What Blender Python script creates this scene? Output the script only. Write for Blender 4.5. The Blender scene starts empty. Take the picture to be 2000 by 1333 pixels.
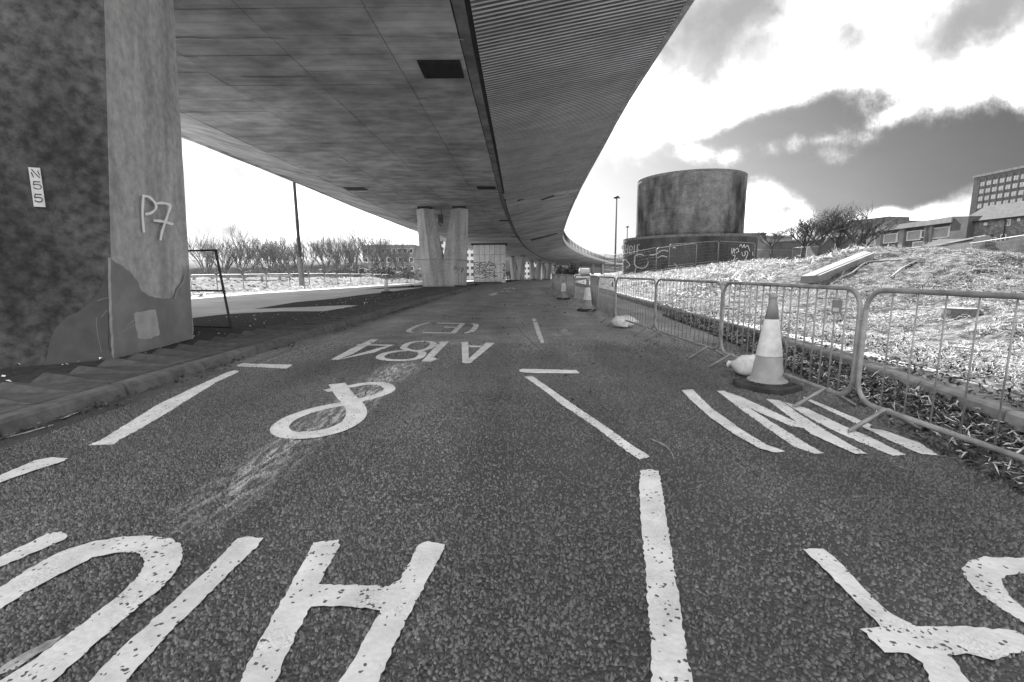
import bpy, math, random
import numpy as np
from mathutils import Matrix, Vector

S = bpy.context.scene
C = S.collection
PI = math.pi
# ------------------------------------------------------------------ camera, sky, sun, exposure
CAM_H, FPX = 1.2, 889.0
PITCH, ROLL = math.atan(136 / 889.0), math.radians(0.5)
FWD = np.array([0, math.cos(PITCH), -math.sin(PITCH)])
_r0 = np.array([1.0, 0, 0]); _u0 = np.array([0, math.sin(PITCH), math.cos(PITCH)])
RGT = _r0 * math.cos(ROLL) - _u0 * math.sin(ROLL)
UPV = _u0 * math.cos(ROLL) + _r0 * math.sin(ROLL)
cd = bpy.data.cameras.new('camera'); cam = bpy.data.objects.new('camera', cd); C.objects.link(cam)
cd.sensor_width = 36; cd.lens = 36 * FPX / 2000; cd.clip_start = 0.05; cd.clip_end = 6000
M = Matrix.Identity(4)
for i in range(3):
    M[i][0], M[i][1], M[i][2] = RGT[i], UPV[i], -FWD[i]
M[2][3] = CAM_H
cam.matrix_world = M
S.camera = cam

SUN_AZ, SUN_EL = math.radians(-1.5), math.radians(40)      # azimuth from +Y towards +X
SKY_STRENGTH, SUN_STRENGTH, EXPOSURE = 0.10, 2.0, 3.5
S.view_settings.view_transform = 'Standard'; S.view_settings.look = 'None'
S.view_settings.gamma = 1; S.view_settings.use_curve_mapping = False
S.view_settings.exposure = EXPOSURE
S.cycles.use_denoising = True; S.cycles.denoiser = 'OPENIMAGEDENOISE'; S.cycles.denoising_prefilter = 'NONE'; S.cycles.denoising_input_passes = 'RGB_ALBEDO_NORMAL'
S.cycles.max_bounces = 7; S.cycles.diffuse_bounces = 5

def ray(px, py):
    return FWD + RGT * (px - 1000) / FPX - UPV * (py - 666.5) / FPX
def at_z(px, py, z):
    d = ray(px, py); t = (z - CAM_H) / d[2]; return np.array([d[0] * t, d[1] * t, z])
def at_y(px, py, y):
    d = ray(px, py); t = y / d[1]; return np.array([d[0] * t, y, CAM_H + d[2] * t])
def on_plane(px, py, p0, n):
    d = ray(px, py); o = np.array([0, 0, CAM_H]); n = np.array(n, float)
    t = np.dot(np.array(p0, float) - o, n) / np.dot(d, n); return o + d * t
def on_cyl(px, py, cx, cy, r):
    d = ray(px, py); a = d[0]**2 + d[1]**2; b = -2 * (d[0] * cx + d[1] * cy); c = cx * cx + cy * cy - r * r
    t = (-b - math.sqrt(max(0, b * b - 4 * a * c))) / (2 * a)
    return np.array([d[0] * t, d[1] * t, CAM_H + d[2] * t])

# node helper
class NT:
    def __init__(s, tree): s.t = tree
    def node(s, typ, ins=(), out=0, **props):
        n = s.t.nodes.new(typ)
        for k, v in props.items(): setattr(n, k, v)
        for k, v in (ins.items() if isinstance(ins, dict) else enumerate(ins)):
            if v is None: continue
            if isinstance(v, bpy.types.NodeSocket): s.t.links.new(v, n.inputs[k])
            else: n.inputs[k].default_value = v
        return n if out is None else n.outputs[out]
    def m(s, op, a, b=None, c=None, clamp=False):
        return s.node('ShaderNodeMath', [a, b, c], operation=op, use_clamp=clamp)
    def noise(s, vec, scale, detail=4, rough=0.55, dist=0.0):
        return s.node('ShaderNodeTexNoise', {'Vector': vec, 'Scale': scale, 'Detail': detail, 'Roughness': rough, 'Distortion': dist})
    def mapr(s, v, a, b, c=0.0, d=1.0, smooth=False):
        return s.node('ShaderNodeMapRange', [v, a, b, c, d], interpolation_type='SMOOTHSTEP' if smooth else 'LINEAR')
    def mapping(s, vec, loc=(0, 0, 0), rot=(0, 0, 0), scale=(1, 1, 1)):
        return s.node('ShaderNodeMapping', {'Vector': vec, 'Location': loc, 'Rotation': rot, 'Scale': scale})
    def mix(s, f, a, b):
        n = s.t.nodes.new('ShaderNodeMix'); n.data_type = 'FLOAT'
        for k, v in ((0, f), (2, a), (3, b)):
            if isinstance(v, bpy.types.NodeSocket): s.t.links.new(v, n.inputs[k])
            else: n.inputs[k].default_value = v
        return n.outputs[0]

world = bpy.data.worlds.new('World'); S.world = world; world.use_nodes = True
wt = world.node_tree; wt.nodes.clear(); w = NT(wt)
tc = w.node('ShaderNodeTexCoord', out=None).outputs['Generated']
sky = wt.nodes.new('ShaderNodeTexSky'); sky.sky_type = 'NISHITA'; sky.sun_disc = False
sky.sun_elevation = SUN_EL; sky.sun_rotation = SUN_AZ; sky.air_density = 1.0; sky.dust_density = 2.2; sky.ozone_density = 1.0
sep = w.node('ShaderNodeSeparateColor', [sky.outputs[0]], out=None)
# black and white photograph through a red filter: the red channel darkens blue sky
skyv = w.m('ADD', w.m('MULTIPLY', sep.outputs[0], 0.9), w.m('MULTIPLY', sep.outputs[1], 0.1))
xyz = w.node('ShaderNodeSeparateXYZ', [tc], out=None)
yy = w.m('MAXIMUM', xyz.outputs[1], 0.05)
U = w.m('DIVIDE', xyz.outputs[0], yy); V = w.m('DIVIDE', xyz.outputs[2], yy)
uv = w.node('ShaderNodeCombineXYZ', [U, V, 0.0])
nz = w.noise(uv, 8.0, 8, 0.6, 0.3)
nz2 = w.noise(w.mapping(uv, loc=(3, 7, 1)), 14.0, 10, 0.68)
nlow = w.noise(w.mapping(uv, loc=(1.7, 0.4, 0), scale=(1, 1.6, 1)), 2.6, 3, 0.5)
wob = w.m('ADD', w.m('MULTIPLY', w.m('SUBTRACT', nz, 0.5), 0.45), w.m('MULTIPLY', w.m('SUBTRACT', nz2, 0.5), 0.6))
#  centre px, radii px, tilt deg, weight : cloud masses in the direction they stand
wn = wt.nodes.new('ShaderNodeTexNoise'); wn.inputs['Scale'].default_value = 2.3; wn.inputs['Detail'].default_value = 6; wn.inputs['Roughness'].default_value = 0.62; wt.links.new(uv, wn.inputs['Vector'])
wsub = w.node('ShaderNodeVectorMath', [wn.outputs['Color'], (0.5, 0.5, 0.5)], operation='SUBTRACT')
def warped(k): return w.node('ShaderNodeVectorMath', [uv, w.node('ShaderNodeVectorMath', [wsub, (k, k * .7, 0)], operation='MULTIPLY')], operation='ADD')
uvA, uvB = warped(0.07), warped(0.5)
BLOBS = [(1500, 40, 330, 120, 14, 1.1), (1320, 195, 150, 62, 8, 1.0), (1230, 120, 160, 130, 40, .9), (1760, 55, 330, 72, 10, 1.05), (1400, 195, 150, 46, 10, 1.0), (1840, 120, 80, 36, 22, .8), (2050, 40, 260, 90, 8, 1.0),
         (1500, 410, 75, 46, -15, 1.0), (1440, 440, 120, 50, 0, .8), (1350, 297, 44, 20, -10, .32), (1420, 307, 26, 18, 0, .2), (1610, 278, 80, 14, 4, .17), (1625, 303, 34, 14, 0, .14),
         (1765, 208, 56, 17, 30, .3), (1840, 418, 70, 20, 12, .9), (1930, 405, 60, 30, 0, .9), (1730, 432, 60, 18, 5, .8),
         (470, 440, 120, 40, -6, .9), (420, 410, 50, 28, 0, .8), (640, 420, 160, 45, 6, .9), (380, 300, 160, 30, -10, .55), (560, 380, 140, 30, 12, .5), (800, 430, 120, 60, 0, .8),
         (1150, 150, 90, 100, 0, .6)]
field = None
for (bx, by, rx, ry, tilt, wgt) in BLOBS:
    d = ray(bx, by); cu, cv = d[0] / d[1], d[2] / d[1]
    k = 1.0 / 889 * (1 + 0.35 * cu * cu)
    p = w.mapping(uvA, loc=(-cu, -cv, 0))
    p = w.mapping(p, rot=(0, 0, -math.radians(tilt)))
    p = w.mapping(p, scale=(1 / (rx * k), 1 / (ry * k), 1))
    ln = w.node('ShaderNodeVectorMath', [p], operation='LENGTH', out=None).outputs['Value']
    b = w.m('MULTIPLY', w.m('SUBTRACT', 1.25, ln), wgt)
    field = b if field is None else w.m('SMOOTH_MAX', field, b, 0.12)
front = w.mapr(xyz.outputs[1], 0.15, 0.35)
nback = w.noise(w.mapping(tc, scale=(1, 1, 2.2)), 2.4, 7, 0.58, 0.2)
back = w.m('MULTIPLY', w.m('SUBTRACT', nback, 0.40), 6.0)  # cover behind the camera is raised to brighten the shaded road
dens = w.mix(front, back, w.m('ADD', w.m('MAXIMUM', field, -1.2), wob))
cover = w.m('POWER', w.mapr(dens, -0.05, 0.55, smooth=True), 1.6)
def blob_field(lst):
    f = None
    for (bx, by, rx, ry, tilt, wgt) in lst:
        d = ray(bx, by); cu, cv = d[0] / d[1], d[2] / d[1]; k = 1.0 / 889 * (1 + 0.35 * cu * cu)
        p = w.mapping(w.mapping(w.mapping(uvB, loc=(-cu, -cv, 0)), rot=(0, 0, -math.radians(tilt))), scale=(1 / (rx * k), 1 / (ry * k), 1))
        ln = w.node('ShaderNodeVectorMath', [p], operation='LENGTH', out=None).outputs['Value']
        b = w.m('MULTIPLY', w.m('SUBTRACT', 1.25, ln), wgt)
        f = b if f is None else w.m('MAXIMUM', f, b)
    return f
DARK = [(1400, 40, 120, 140, 25, 1.0), (1310, 110, 60, 60, 0, .6), (1960, 10, 190, 70, 12, 1.0), (1640, 72, 70, 30, -20, .55), (1545, 400, 40, 22, 0, .6), (1400, 440, 40, 14, 0, .5), (450, 450, 70, 14, 0, .5), (620, 440, 70, 16, 0, .5), (480, 330, 160, 40, -8, .45)]
thick_front = w.mapr(w.m('ADD', blob_field(DARK), w.m('MULTIPLY', w.m('SUBTRACT', nlow, 0.5), 0.9)), -0.25, 1.05, smooth=True)
thick_back = w.mapr(nlow, 0.5, 0.75, smooth=True)
thick = w.mix(front, thick_back, thick_front)
SKYG = 0.012
puff = w.mapr(w.m('ADD', w.m('MULTIPLY', nlow, 0.6), w.m('MULTIPLY', nz, 0.4)), 0.40, 0.58, 0.0, 1.0, True)
cloudv = w.mix(thick, w.mix(puff, 1.0, 3.4), 0.42)
# the photograph's bright air round the hidden sun and low over the horizon
sd = (math.sin(SUN_AZ) * math.cos(SUN_EL), math.cos(SUN_AZ) * math.cos(SUN_EL), math.sin(SUN_EL))
veil = w.m('MINIMUM', w.m('MULTIPLY', w.m('EXPONENT', w.m('MULTIPLY', w.m('SUBTRACT', U, 0.28), -2.0)), 0.54), 0.72)      # thin high veil thinning out to the right
veil = w.m('MULTIPLY', veil, w.mapr(w.noise(w.mapping(uv, scale=(1, 3, 1)), 1.6, 5, 0.6), 0.3, 0.7, 0.88, 1.1))
veil = w.m('MULTIPLY', veil, w.mapr(V, 0.02, 0.42, 1.45, 0.72))
val = w.mix(cover, w.m('ADD', w.m('MULTIPLY', skyv, SKYG), w.mix(front, 0.15, veil)), cloudv)
elev = w.m('MAXIMUM', xyz.outputs[2], 0.0)
bg = w.node('ShaderNodeBackground', {'Color': w.node('ShaderNodeCombineColor', [val, val, val]), 'Strength': SKY_STRENGTH}, out=None)
wo = wt.nodes.new('ShaderNodeOutputWorld'); wt.links.new(bg.outputs[0], wo.inputs[0])

sl = bpy.data.lights.new('sun', 'SUN'); sl.energy = SUN_STRENGTH; sl.angle = math.radians(0.5); sl.color = (1, 1, 1)
so = bpy.data.objects.new('sun', sl); C.objects.link(so)
so.rotation_euler = Vector((-sd[0], -sd[1], -sd[2])).to_track_quat('-Z', 'Y').to_euler()
so.location = (10, 60, 80)

# ------------------------------------------------------------------ materials (all grey: a black and white photograph)
def mat(name, lo, hi, scale=3.0, detail=6, rough=0.85, stretch=(1, 1, 1), bump=0.0, bscale=40.0, bdist=0.01, lo2=1.0, scale2=0.5, stretch2=(1, 1, 1),
        island=0.0, objrand=0.0, metal=0.0, contrast=(0.35, 0.65), spec=0.3, extra=None, voro=False):
    m_ = bpy.data.materials.new(name); m_.use_nodes = True
    t = m_.node_tree; t.nodes.clear(); n = NT(t)
    pos = n.node('ShaderNodeNewGeometry', out=None)
    P = pos.outputs['Position']
    v = n.noise(n.mapping(P, scale=stretch), scale, detail, 0.6)
    col = n.mix(n.mapr(v, contrast[0], contrast[1]), lo, hi)
    if lo2 != 1.0:
        v2 = n.noise(n.mapping(P, loc=(5, 3, 2), scale=stretch2), scale2, 5, 0.6, 0.3)
        col = n.m('MULTIPLY', col, n.mapr(v2, 0.35, 0.65, lo2, 1.0))
    if island:
        col = n.m('MULTIPLY', col, n.mapr(pos.outputs['Random Per Island'], 0, 1, 1 - island, 1 + island))
    if objrand:
        oi = n.node('ShaderNodeObjectInfo', out=None).outputs['Random']
        col = n.m('MULTIPLY', col, n.mapr(oi, 0, 1, 1 - objrand, 1 + objrand))
    if extra: col = extra(n, P, col)
    bs = n.node('ShaderNodeBsdfPrincipled', {'Base Color': n.node('ShaderNodeCombineColor', [col, col, col]), 'Roughness': rough, 'Metallic': metal, 'Specular IOR Level': spec}, out=None)
    if bump:
        if voro:
            h = n.node('ShaderNodeTexVoronoi', {'Vector': P, 'Scale': bscale}, out=None).outputs['Distance']
            h = n.m('SUBTRACT', 1.0, h)
        else:
            h = n.noise(P, bscale, 4, 0.6)
        bp = n.node('ShaderNodeBump', {'Strength': bump, 'Distance': bdist, 'Height': h}, out=None)
        t.links.new(bp.outputs[0], bs.inputs['Normal'])
    o = t.nodes.new('ShaderNodeOutputMaterial'); t.links.new(bs.outputs[0], o.inputs[0])
    return m_

def scuff(n, P, col):
    # worn white paint dragged along the lane in a loose band, and dusty wheel tracks
    a, b = at_z(800, 705, 0), at_z(300, 1075, 0)
    ang = math.atan2(b[1] - a[1], b[0] - a[0])
    p = n.mapping(P, loc=(-a[0], -a[1], 0))
    p = n.mapping(p, rot=(0, 0, -ang))
    x = n.node('ShaderNodeSeparateXYZ', [p], out=None)
    L = math.hypot(b[0] - a[0], b[1] - a[1])
    off = n.m('MULTIPLY', n.m('SUBTRACT', n.noise(P, 1.2, 2), 0.5), 0.5)
    band = n.mapr(n.m('ABSOLUTE', n.m('ADD', x.outputs[1], off)), 0.0, 0.30, 1, 0)
    ends = n.m('MULTIPLY', n.mapr(x.outputs[0], 0.0, 0.4), n.mapr(x.outputs[0], L, L - 0.6))
    st = n.noise(n.mapping(p, scale=(5, 26, 5)), 1.0, 6, 0.7)
    mask = n.m('MULTIPLY', n.m('MULTIPLY', band, ends), n.mapr(st, 0.47, 0.60))
    col = n.mix(n.m('MULTIPLY', mask, 0.85), col, 0.5)
    # dust lying on the worn wheel tracks
    tr = n.noise(n.mapping(P, scale=(1.1, 0.12, 1)), 1.0, 4, 0.5)
    return n.m('MULTIPLY', col, n.m('MULTIPLY', n.mapr(tr, 0.35, 0.65, 0.78, 1.25), n.mapr(n.noise(P, 0.55, 5, 0.6, 0.5), 0.35, 0.65, 0.82, 1.18)))
def speck(n, P, col):
    vo = n.node('ShaderNodeTexVoronoi', {'Vector': P, 'Scale': 95.0}, out=None)
    d = n.node('ShaderNodeSeparateColor', [vo.outputs['Color']], out=None).outputs[0]
    big = n.noise(P, 4.0, 3)
    th = n.mapr(big, 0.42, 0.75, 0.0, 0.13)
    hole = n.m('LESS_THAN', d, th)
    thin = n.mapr(n.noise(n.mapping(P, loc=(4, 9, 0)), 5.0, 8, 0.7), 0.50, 0.72)
    grain = n.mapr(n.noise(P, 120.0, 3, 0.6), 0.45, 0.62)
    col = n.mix(n.m('MULTIPLY', n.m('MULTIPLY', thin, grain), 0.75), col, 0.14)
    return n.mix(hole, col, 0.08)
def asph_far(n, P, col):
    vo = n.node('ShaderNodeTexVoronoi', {'Vector': P, 'Scale': 55.0}, out=None)
    d = n.node('ShaderNodeSeparateColor', [vo.outputs['Color']], out=None).outputs[0]
    sepp = n.node('ShaderNodeSeparateXYZ', [P], out=None)
    far = n.mapr(sepp.outputs[1], 4.0, 7.5)
    col = n.m('MULTIPLY', col, n.mix(far, 1.0, n.mapr(d, 0, 1, 2.2, 6.4)))
    return scuff(n, P, col)
def boards(n, P, col):
    br = n.node('ShaderNodeTexWave', {'Vector': P, 'Scale': 1.1, 'Distortion': 0.4, 'Detail': 2.0}, wave_type='BANDS', bands_direction='Y', out=None).outputs['Fac']
    return n.m('MULTIPLY', col, n.mapr(br, 0, 0.12, 0.88, 1.0))
def bricks(scale, lo=0.55):
    def f(n, P, col):
        # courses and perpends on an upright wall seen far off
        x = n.node('ShaderNodeSeparateXYZ', [P], out=None)
        g = n.node('ShaderNodeTexBrick', {'Vector': n.node('ShaderNodeCombineXYZ', [n.m('ADD', x.outputs[0], x.outputs[1]), x.outputs[2], 0.0]), 'Color1': (1, 1, 1, 1), 'Color2': (lo + .15,) * 3 + (1,), 'Mortar': (1.25, 1.25, 1.25, 1),
                                         'Scale': scale, 'Mortar Size': 0.02, 'Brick Width': 0.5, 'Row Height': 0.22}, out=None).outputs['Color']
        return n.m('MULTIPLY', col, n.node('ShaderNodeSeparateColor', [g]))
    return f

MT = dict(
    asphalt=mat('asphalt', 0.04, 0.06, 2.0, rough=0.62, spec=0.5, bump=0.8, bscale=60, bdist=0.012, lo2=0.8, scale2=0.6, extra=asph_far, voro=True),
    chip=mat('stone_chip', 0.06, 0.12, 30, rough=0.5, island=0.65, spec=0.6, extra=scuff),
    patch=mat('tar_patch', 0.07, 0.11, 3, rough=0.9, bump=0.5, bscale=60, voro=True),
    paint=mat('road_paint', 0.52, 0.68, 6, rough=0.7, lo2=0.86, scale2=2.0, bump=0.3, bscale=48, bdist=0.008, voro=True, extra=speck),
    wornpaint=mat('worn_paint', 0.16, 0.45, 14, rough=0.8, bump=0.3, bscale=60, extra=speck),
    conc=mat('deck_concrete', 0.28, 0.54, 1.3, detail=10, rough=0.9, stretch=(0.7, 1.1, 1), bump=0.2, bscale=25, lo2=0.6, scale2=0.3, objrand=0.12, extra=boards),
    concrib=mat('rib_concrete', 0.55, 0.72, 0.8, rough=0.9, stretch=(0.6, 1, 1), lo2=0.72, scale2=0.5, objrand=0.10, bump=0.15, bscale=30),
    ribshade=mat('rib_flank_shade', 0.14, 0.22, 2.0, rough=0.95),  # dark colour paints the shadow in the recesses between ribs
    slabtop=mat('weathered_slab', 0.16, 0.24, 3.0, rough=0.9, lo2=0.8, scale2=1.5, bump=0.2, bscale=30),
    conclight=mat('pale_concrete', 0.32, 0.58, 0.9, detail=9, rough=0.9, stretch=(0.4, 1.5, 1), lo2=0.65, scale2=0.3, objrand=0.10),
    joint=mat('joint_dark', 0.035, 0.06, 4),
    concdark=mat('stained_concrete', 0.14, 0.25, 2.0, rough=0.95, stretch=(1, 1, .6), lo2=0.6, scale2=0.7, bump=0.3, bscale=30),
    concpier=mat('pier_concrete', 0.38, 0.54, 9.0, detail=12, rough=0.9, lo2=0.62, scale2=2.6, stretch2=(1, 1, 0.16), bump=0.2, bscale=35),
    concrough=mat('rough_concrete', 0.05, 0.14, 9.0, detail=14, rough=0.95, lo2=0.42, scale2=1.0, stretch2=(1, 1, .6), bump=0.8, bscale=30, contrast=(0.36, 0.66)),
    render=mat('repair_render', 0.21, 0.27, 3.0, rough=0.9, lo2=0.8, scale2=1.0, bump=0.1, bscale=30),
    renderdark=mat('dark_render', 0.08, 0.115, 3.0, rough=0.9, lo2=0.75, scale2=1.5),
    palepatch=mat('pale_patch', 0.34, 0.44, 5.0, rough=0.9),
    kerb=mat('kerb_concrete', 0.09, 0.15, 9.0, rough=0.9, lo2=0.7, scale2=1.6, objrand=0.08, bump=0.35, bscale=90, bdist=0.005),
    paver=mat('wedge_paver', 0.06, 0.11, 7.0, rough=0.9, lo2=0.75, scale2=1.2, objrand=0.10, bump=0.3, bscale=80, bdist=0.005),
    kerbpale=mat('pale_kerb', 0.18, 0.30, 7.0, rough=0.9, lo2=0.75, scale2=1.2, objrand=0.15, bump=0.3, bscale=60, bdist=0.006),
    sett=mat('sett_stone', 0.18, 0.36, 5.0, rough=0.9, objrand=0.35, bump=0.4, bscale=50, bdist=0.008),
    shadesoil=mat('shade_dark_soil', 0.02, 0.05, 8.0, rough=1.0, bump=0.6, bscale=20, bdist=0.03),  # dark tone also stands in for the deck's shadow on the ground
    mulch=mat('mulch', 0.02, 0.14, 7.0, rough=1.0, contrast=(0.42, 0.62), bump=0.8, bscale=22, bdist=0.05, detail=8),
    ground=mat('open_ground', 0.16, 0.30, 1.2, rough=1.0, lo2=0.7, scale2=0.2, bump=0.3, bscale=8, bdist=0.05),
    sunroad=mat('sun_pale_road', 0.5, 0.62, 2.5, rough=0.9, stretch=(0.4, 1, 1), lo2=0.75, scale2=0.5),  # pale tone stands in for sunlight on the left road
    rubble=mat('pale_rubble', 0.06, 0.20, 3.0, rough=1.0, lo2=0.7, scale2=0.8, bump=0.6, bscale=6, bdist=0.1),
    straw=mat('straw', 0.30, 0.54, 5.0, rough=0.95, island=0.3, spec=0.1),
    leaf=mat('dead_leaf', 0.03, 0.09, 12.0, rough=0.8, island=0.7),
    twig=mat('twig_bark', 0.06, 0.14, 14.0, rough=0.95, island=0.4),
    paletwig=mat('bare_wood', 0.18, 0.3, 14.0, rough=0.9),
    bark=mat('tree_bark', 0.05, 0.10, 4.0, rough=0.95),
    barkpale=mat('hazy_bark', 0.10, 0.15, 4.0, rough=0.95),  # paler copy of the bark, coloured for haze over the left trees
    galv=mat('galvanised_steel', 0.22, 0.36, 9.0, rough=0.5, metal=0.2, lo2=0.7, scale2=3.0, spec=0.5),
    darkmetal=mat('dark_metal', 0.025, 0.05, 8.0, rough=0.6, metal=0.3),
    orange=mat('cone_plastic', 0.26, 0.33, 8.0, rough=0.5, lo2=0.8, scale2=6.0),
    sleeve=mat('reflective_sleeve', 0.62, 0.75, 12.0, rough=0.4, lo2=0.82, scale2=9.0, bump=0.25, bscale=50, bdist=0.004),
    rubber=mat('black_rubber', 0.035, 0.06, 8.0, rough=0.75, lo2=0.7, scale2=5.0),
    sack=mat('woven_sack', 0.55, 0.7, 12.0, rough=0.9, lo2=0.8, scale2=8.0, bump=0.3, bscale=120, bdist=0.004),
    tile=mat('wall_tile', 0.72, 0.84, 2.0, rough=0.5, objrand=0.07, lo2=0.8, scale2=1.2, stretch2=(1, 1, 0.25)),
    sprayw=mat('white_spray_paint', 0.78, 0.86, 10.0, rough=0.7),
    sprayg=mat('pale_spray_paint', 0.28, 0.40, 6.0, rough=0.8),
    sprayk=mat('black_spray_paint', 0.02, 0.035, 10.0, rough=0.6),
    plate=mat('white_plate', 0.5, 0.6, 12.0, rough=0.6),
    brick=mat('tower_brick', 0.03, 0.20, 0.5, rough=0.95, stretch=(1, 1, 0.35), lo2=0.6, scale2=1.6, contrast=(0.36, 0.62), bump=0.2, bscale=10, extra=bricks(2.2)),
    brickb=mat('base_brick', 0.04, 0.10, 0.5, rough=0.95, stretch=(1, 1, 0.35), lo2=0.7, scale2=1.2, extra=bricks(2.2)),
    coping=mat('brick_coping', 0.08, 0.16, 3.0, rough=0.9),
    stone=mat('rubble_stone_wall', 0.12, 0.26, 3.0, rough=0.95, lo2=0.7, scale2=0.6, extra=bricks(1.6, 0.4)),
    slate=mat('slate_roof', 0.06, 0.09, 3.0, rough=0.95, spec=0.05),
    darkwall=mat('dark_cladding', 0.075, 0.11, 0.8, rough=0.9),
    midwall=mat('grey_wall', 0.16, 0.24, 0.8, rough=0.9),
    palewall=mat('pale_wall', 0.5, 0.62, 0.8, rough=0.9),
    board=mat('window_boarding', 0.24, 0.32, 2.0, rough=0.8),
    frame=mat('white_frame', 0.55, 0.7, 3.0, rough=0.6),
    glass=mat('window_glass', 0.30, 0.45, 0.9, rough=0.12, spec=0.8),
    darkglass=mat('dark_glass', 0.03, 0.06, 0.9, rough=0.15, spec=0.6),
    hill=mat('far_hill', 0.07, 0.11, 0.05, rough=1.0),
    shrub=mat('shrub_twigs', 0.09, 0.16, 3.0, rough=0.95, island=0.4),
)

# ------------------------------------------------------------------ object helpers
def put(o, label=None, cat=None, group=None, kind=None):
    if label: o['label'] = label
    if cat: o['category'] = cat
    if group: o['group'] = group
    if kind: o['kind'] = kind
    return o
def empty(name, label, cat, loc=(0, 0, 0), rz=0.0, group=None, kind=None):
    o = bpy.data.objects.new(name, None); C.objects.link(o); o.location = tuple(float(v) for v in loc); o.rotation_euler = (0, 0, rz)
    o.empty_display_size = 0.2
    return put(o, label, cat, group, kind)
def np_obj(name, verts, faces, m, parent=None, smooth=False, offset=None):
    """faces: list of index lists, or an (n,k) integer array"""
    verts = np.asarray(verts, np.float32).reshape(-1, 3)
    if offset is not None: verts = verts - np.asarray(offset, np.float32)
    me = bpy.data.meshes.new(name)
    if isinstance(faces, np.ndarray):
        n, k = faces.shape
        me.vertices.add(len(verts)); me.vertices.foreach_set('co', verts.ravel())
        me.loops.add(n * k); me.loops.foreach_set('vertex_index', faces.astype(np.int32).ravel())
        me.polygons.add(n); me.polygons.foreach_set('loop_start', np.arange(0, n * k, k, dtype=np.int32))
        me.update(calc_edges=True)
    else:
        me.from_pydata([tuple(map(float, v)) for v in verts], [], faces); me.update()
    if smooth: me.polygons.foreach_set('use_smooth', np.ones(len(me.polygons), bool))
    me.materials.append(MT[m])
    o = bpy.data.objects.new(name, me); C.objects.link(o)
    if parent is not None: o.parent = parent
    return o
class MB:
    def __init__(s): s.v = []; s.f = []
    def add(s, vs, fs):
        b = len(s.v); s.v += [tuple(map(float, v)) for v in vs]; s.f += [[i + b for i in f] for f in fs]; return s
    def hexa(s, p):   # 8 corners: bottom 0-3, top 4-7
        return s.add(p, [[3, 2, 1, 0], [4, 5, 6, 7], [0, 1, 5, 4], [1, 2, 6, 5], [2, 3, 7, 6], [3, 0, 4, 7]])
    def box(s, x0, x1, y0, y1, z0, z1):
        return s.hexa([(x0, y0, z0), (x1, y0, z0), (x1, y1, z0), (x0, y1, z0), (x0, y0, z1), (x1, y0, z1), (x1, y1, z1), (x0, y1, z1)])
    def bev(s, x0, x1, y0, y1, z0, z1, b=0.01):
        s.prism([(x0 + b, y0), (x1 - b, y0), (x1, y0 + b), (x1, y1 - b), (x1 - b, y1), (x0 + b, y1), (x0, y1 - b), (x0, y0 + b)], z0, z1 - b, inset=b, ztop=z1)
        return s
    def prism(s, poly, z0, z1, inset=0.0, ztop=None):
        n = len(poly); rings = [[(x, y, z0) for x, y in poly], [(x, y, z1) for x, y in poly]]
        if ztop is not None:
            cx = sum(p[0] for p in poly) / n; cy = sum(p[1] for p in poly) / n
            hx = max(abs(p[0] - cx) for p in poly); hy = max(abs(p[1] - cy) for p in poly)
            rings.append([(cx + (x - cx) * (1 - inset / max(hx, 1e-6)), cy + (y - cy) * (1 - inset / max(hy, 1e-6)), ztop) for x, y in poly])
        return s.loft(rings)
    def loft(s, rings, caps=True, closed=True):
        n = len(rings[0]); vs = [p for r in rings for p in r]; fs = []
        for a in range(len(rings) - 1):
            for i in range(n if closed else n - 1):
                j = (i + 1) % n
                fs.append([a * n + i, a * n + j, (a + 1) * n + j, (a + 1) * n + i])
        if caps: fs += [list(range(n))[::-1], [(len(rings) - 1) * n + i for i in range(n)]]
        return s.add(vs, fs)
    def tube(s, pts, r, n=6, r2=None, caps=True):
        pts = [Vector(tuple(map(float, p))) for p in pts]; rings = []; L = len(pts)
        up = None
        for i, p in enumerate(pts):
            t = (pts[min(i + 1, L - 1)] - pts[max(i - 1, 0)]).normalized()
            if up is None:
                up = Vector((0, 0, 1)) if abs(t.z) < 0.9 else Vector((1, 0, 0))
            a = t.cross(up)
            if a.length < 1e-4: a = t.cross(Vector((0, 1, 0.3)))
            a.normalize(); b = a.cross(t).normalized(); up = b
            rr = r if r2 is None else r + (r2 - r) * i / (L - 1)
            rings.append([tuple(p + a * (rr * math.cos(2 * PI * k / n)) + b * (rr * math.sin(2 * PI * k / n))) for k in range(n)])
        return s.loft(rings, caps)
    def lathe(s, prof, n=20, c=(0, 0, 0)):
        return s.loft([[(c[0] + r * math.cos(2 * PI * k / n), c[1] + r * math.sin(2 * PI * k / n), c[2] + z) for k in range(n)] for r, z in prof])
    def obj(s, name, m, parent=None, smooth=False, world=False):
        off = None
        if world and parent is not None:
            p = parent; off = np.zeros(3)
            while p is not None: off = off + np.array(p.location); p = p.parent
        return np_obj(name, s.v, s.f, m, parent, smooth, off)
def dup(root, loc, rz, label=None, group=None):
    def cp(o, parent):
        c = o.copy(); C.objects.link(c); c.parent = parent
        for ch in o.children: cp(ch, c)
        return c
    r = cp(root, root.parent); r.location = tuple(map(float, loc)); r.rotation_euler = (0, 0, rz)
    if label: r['label'] = label
    if group: r['group'] = group
    return r
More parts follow.
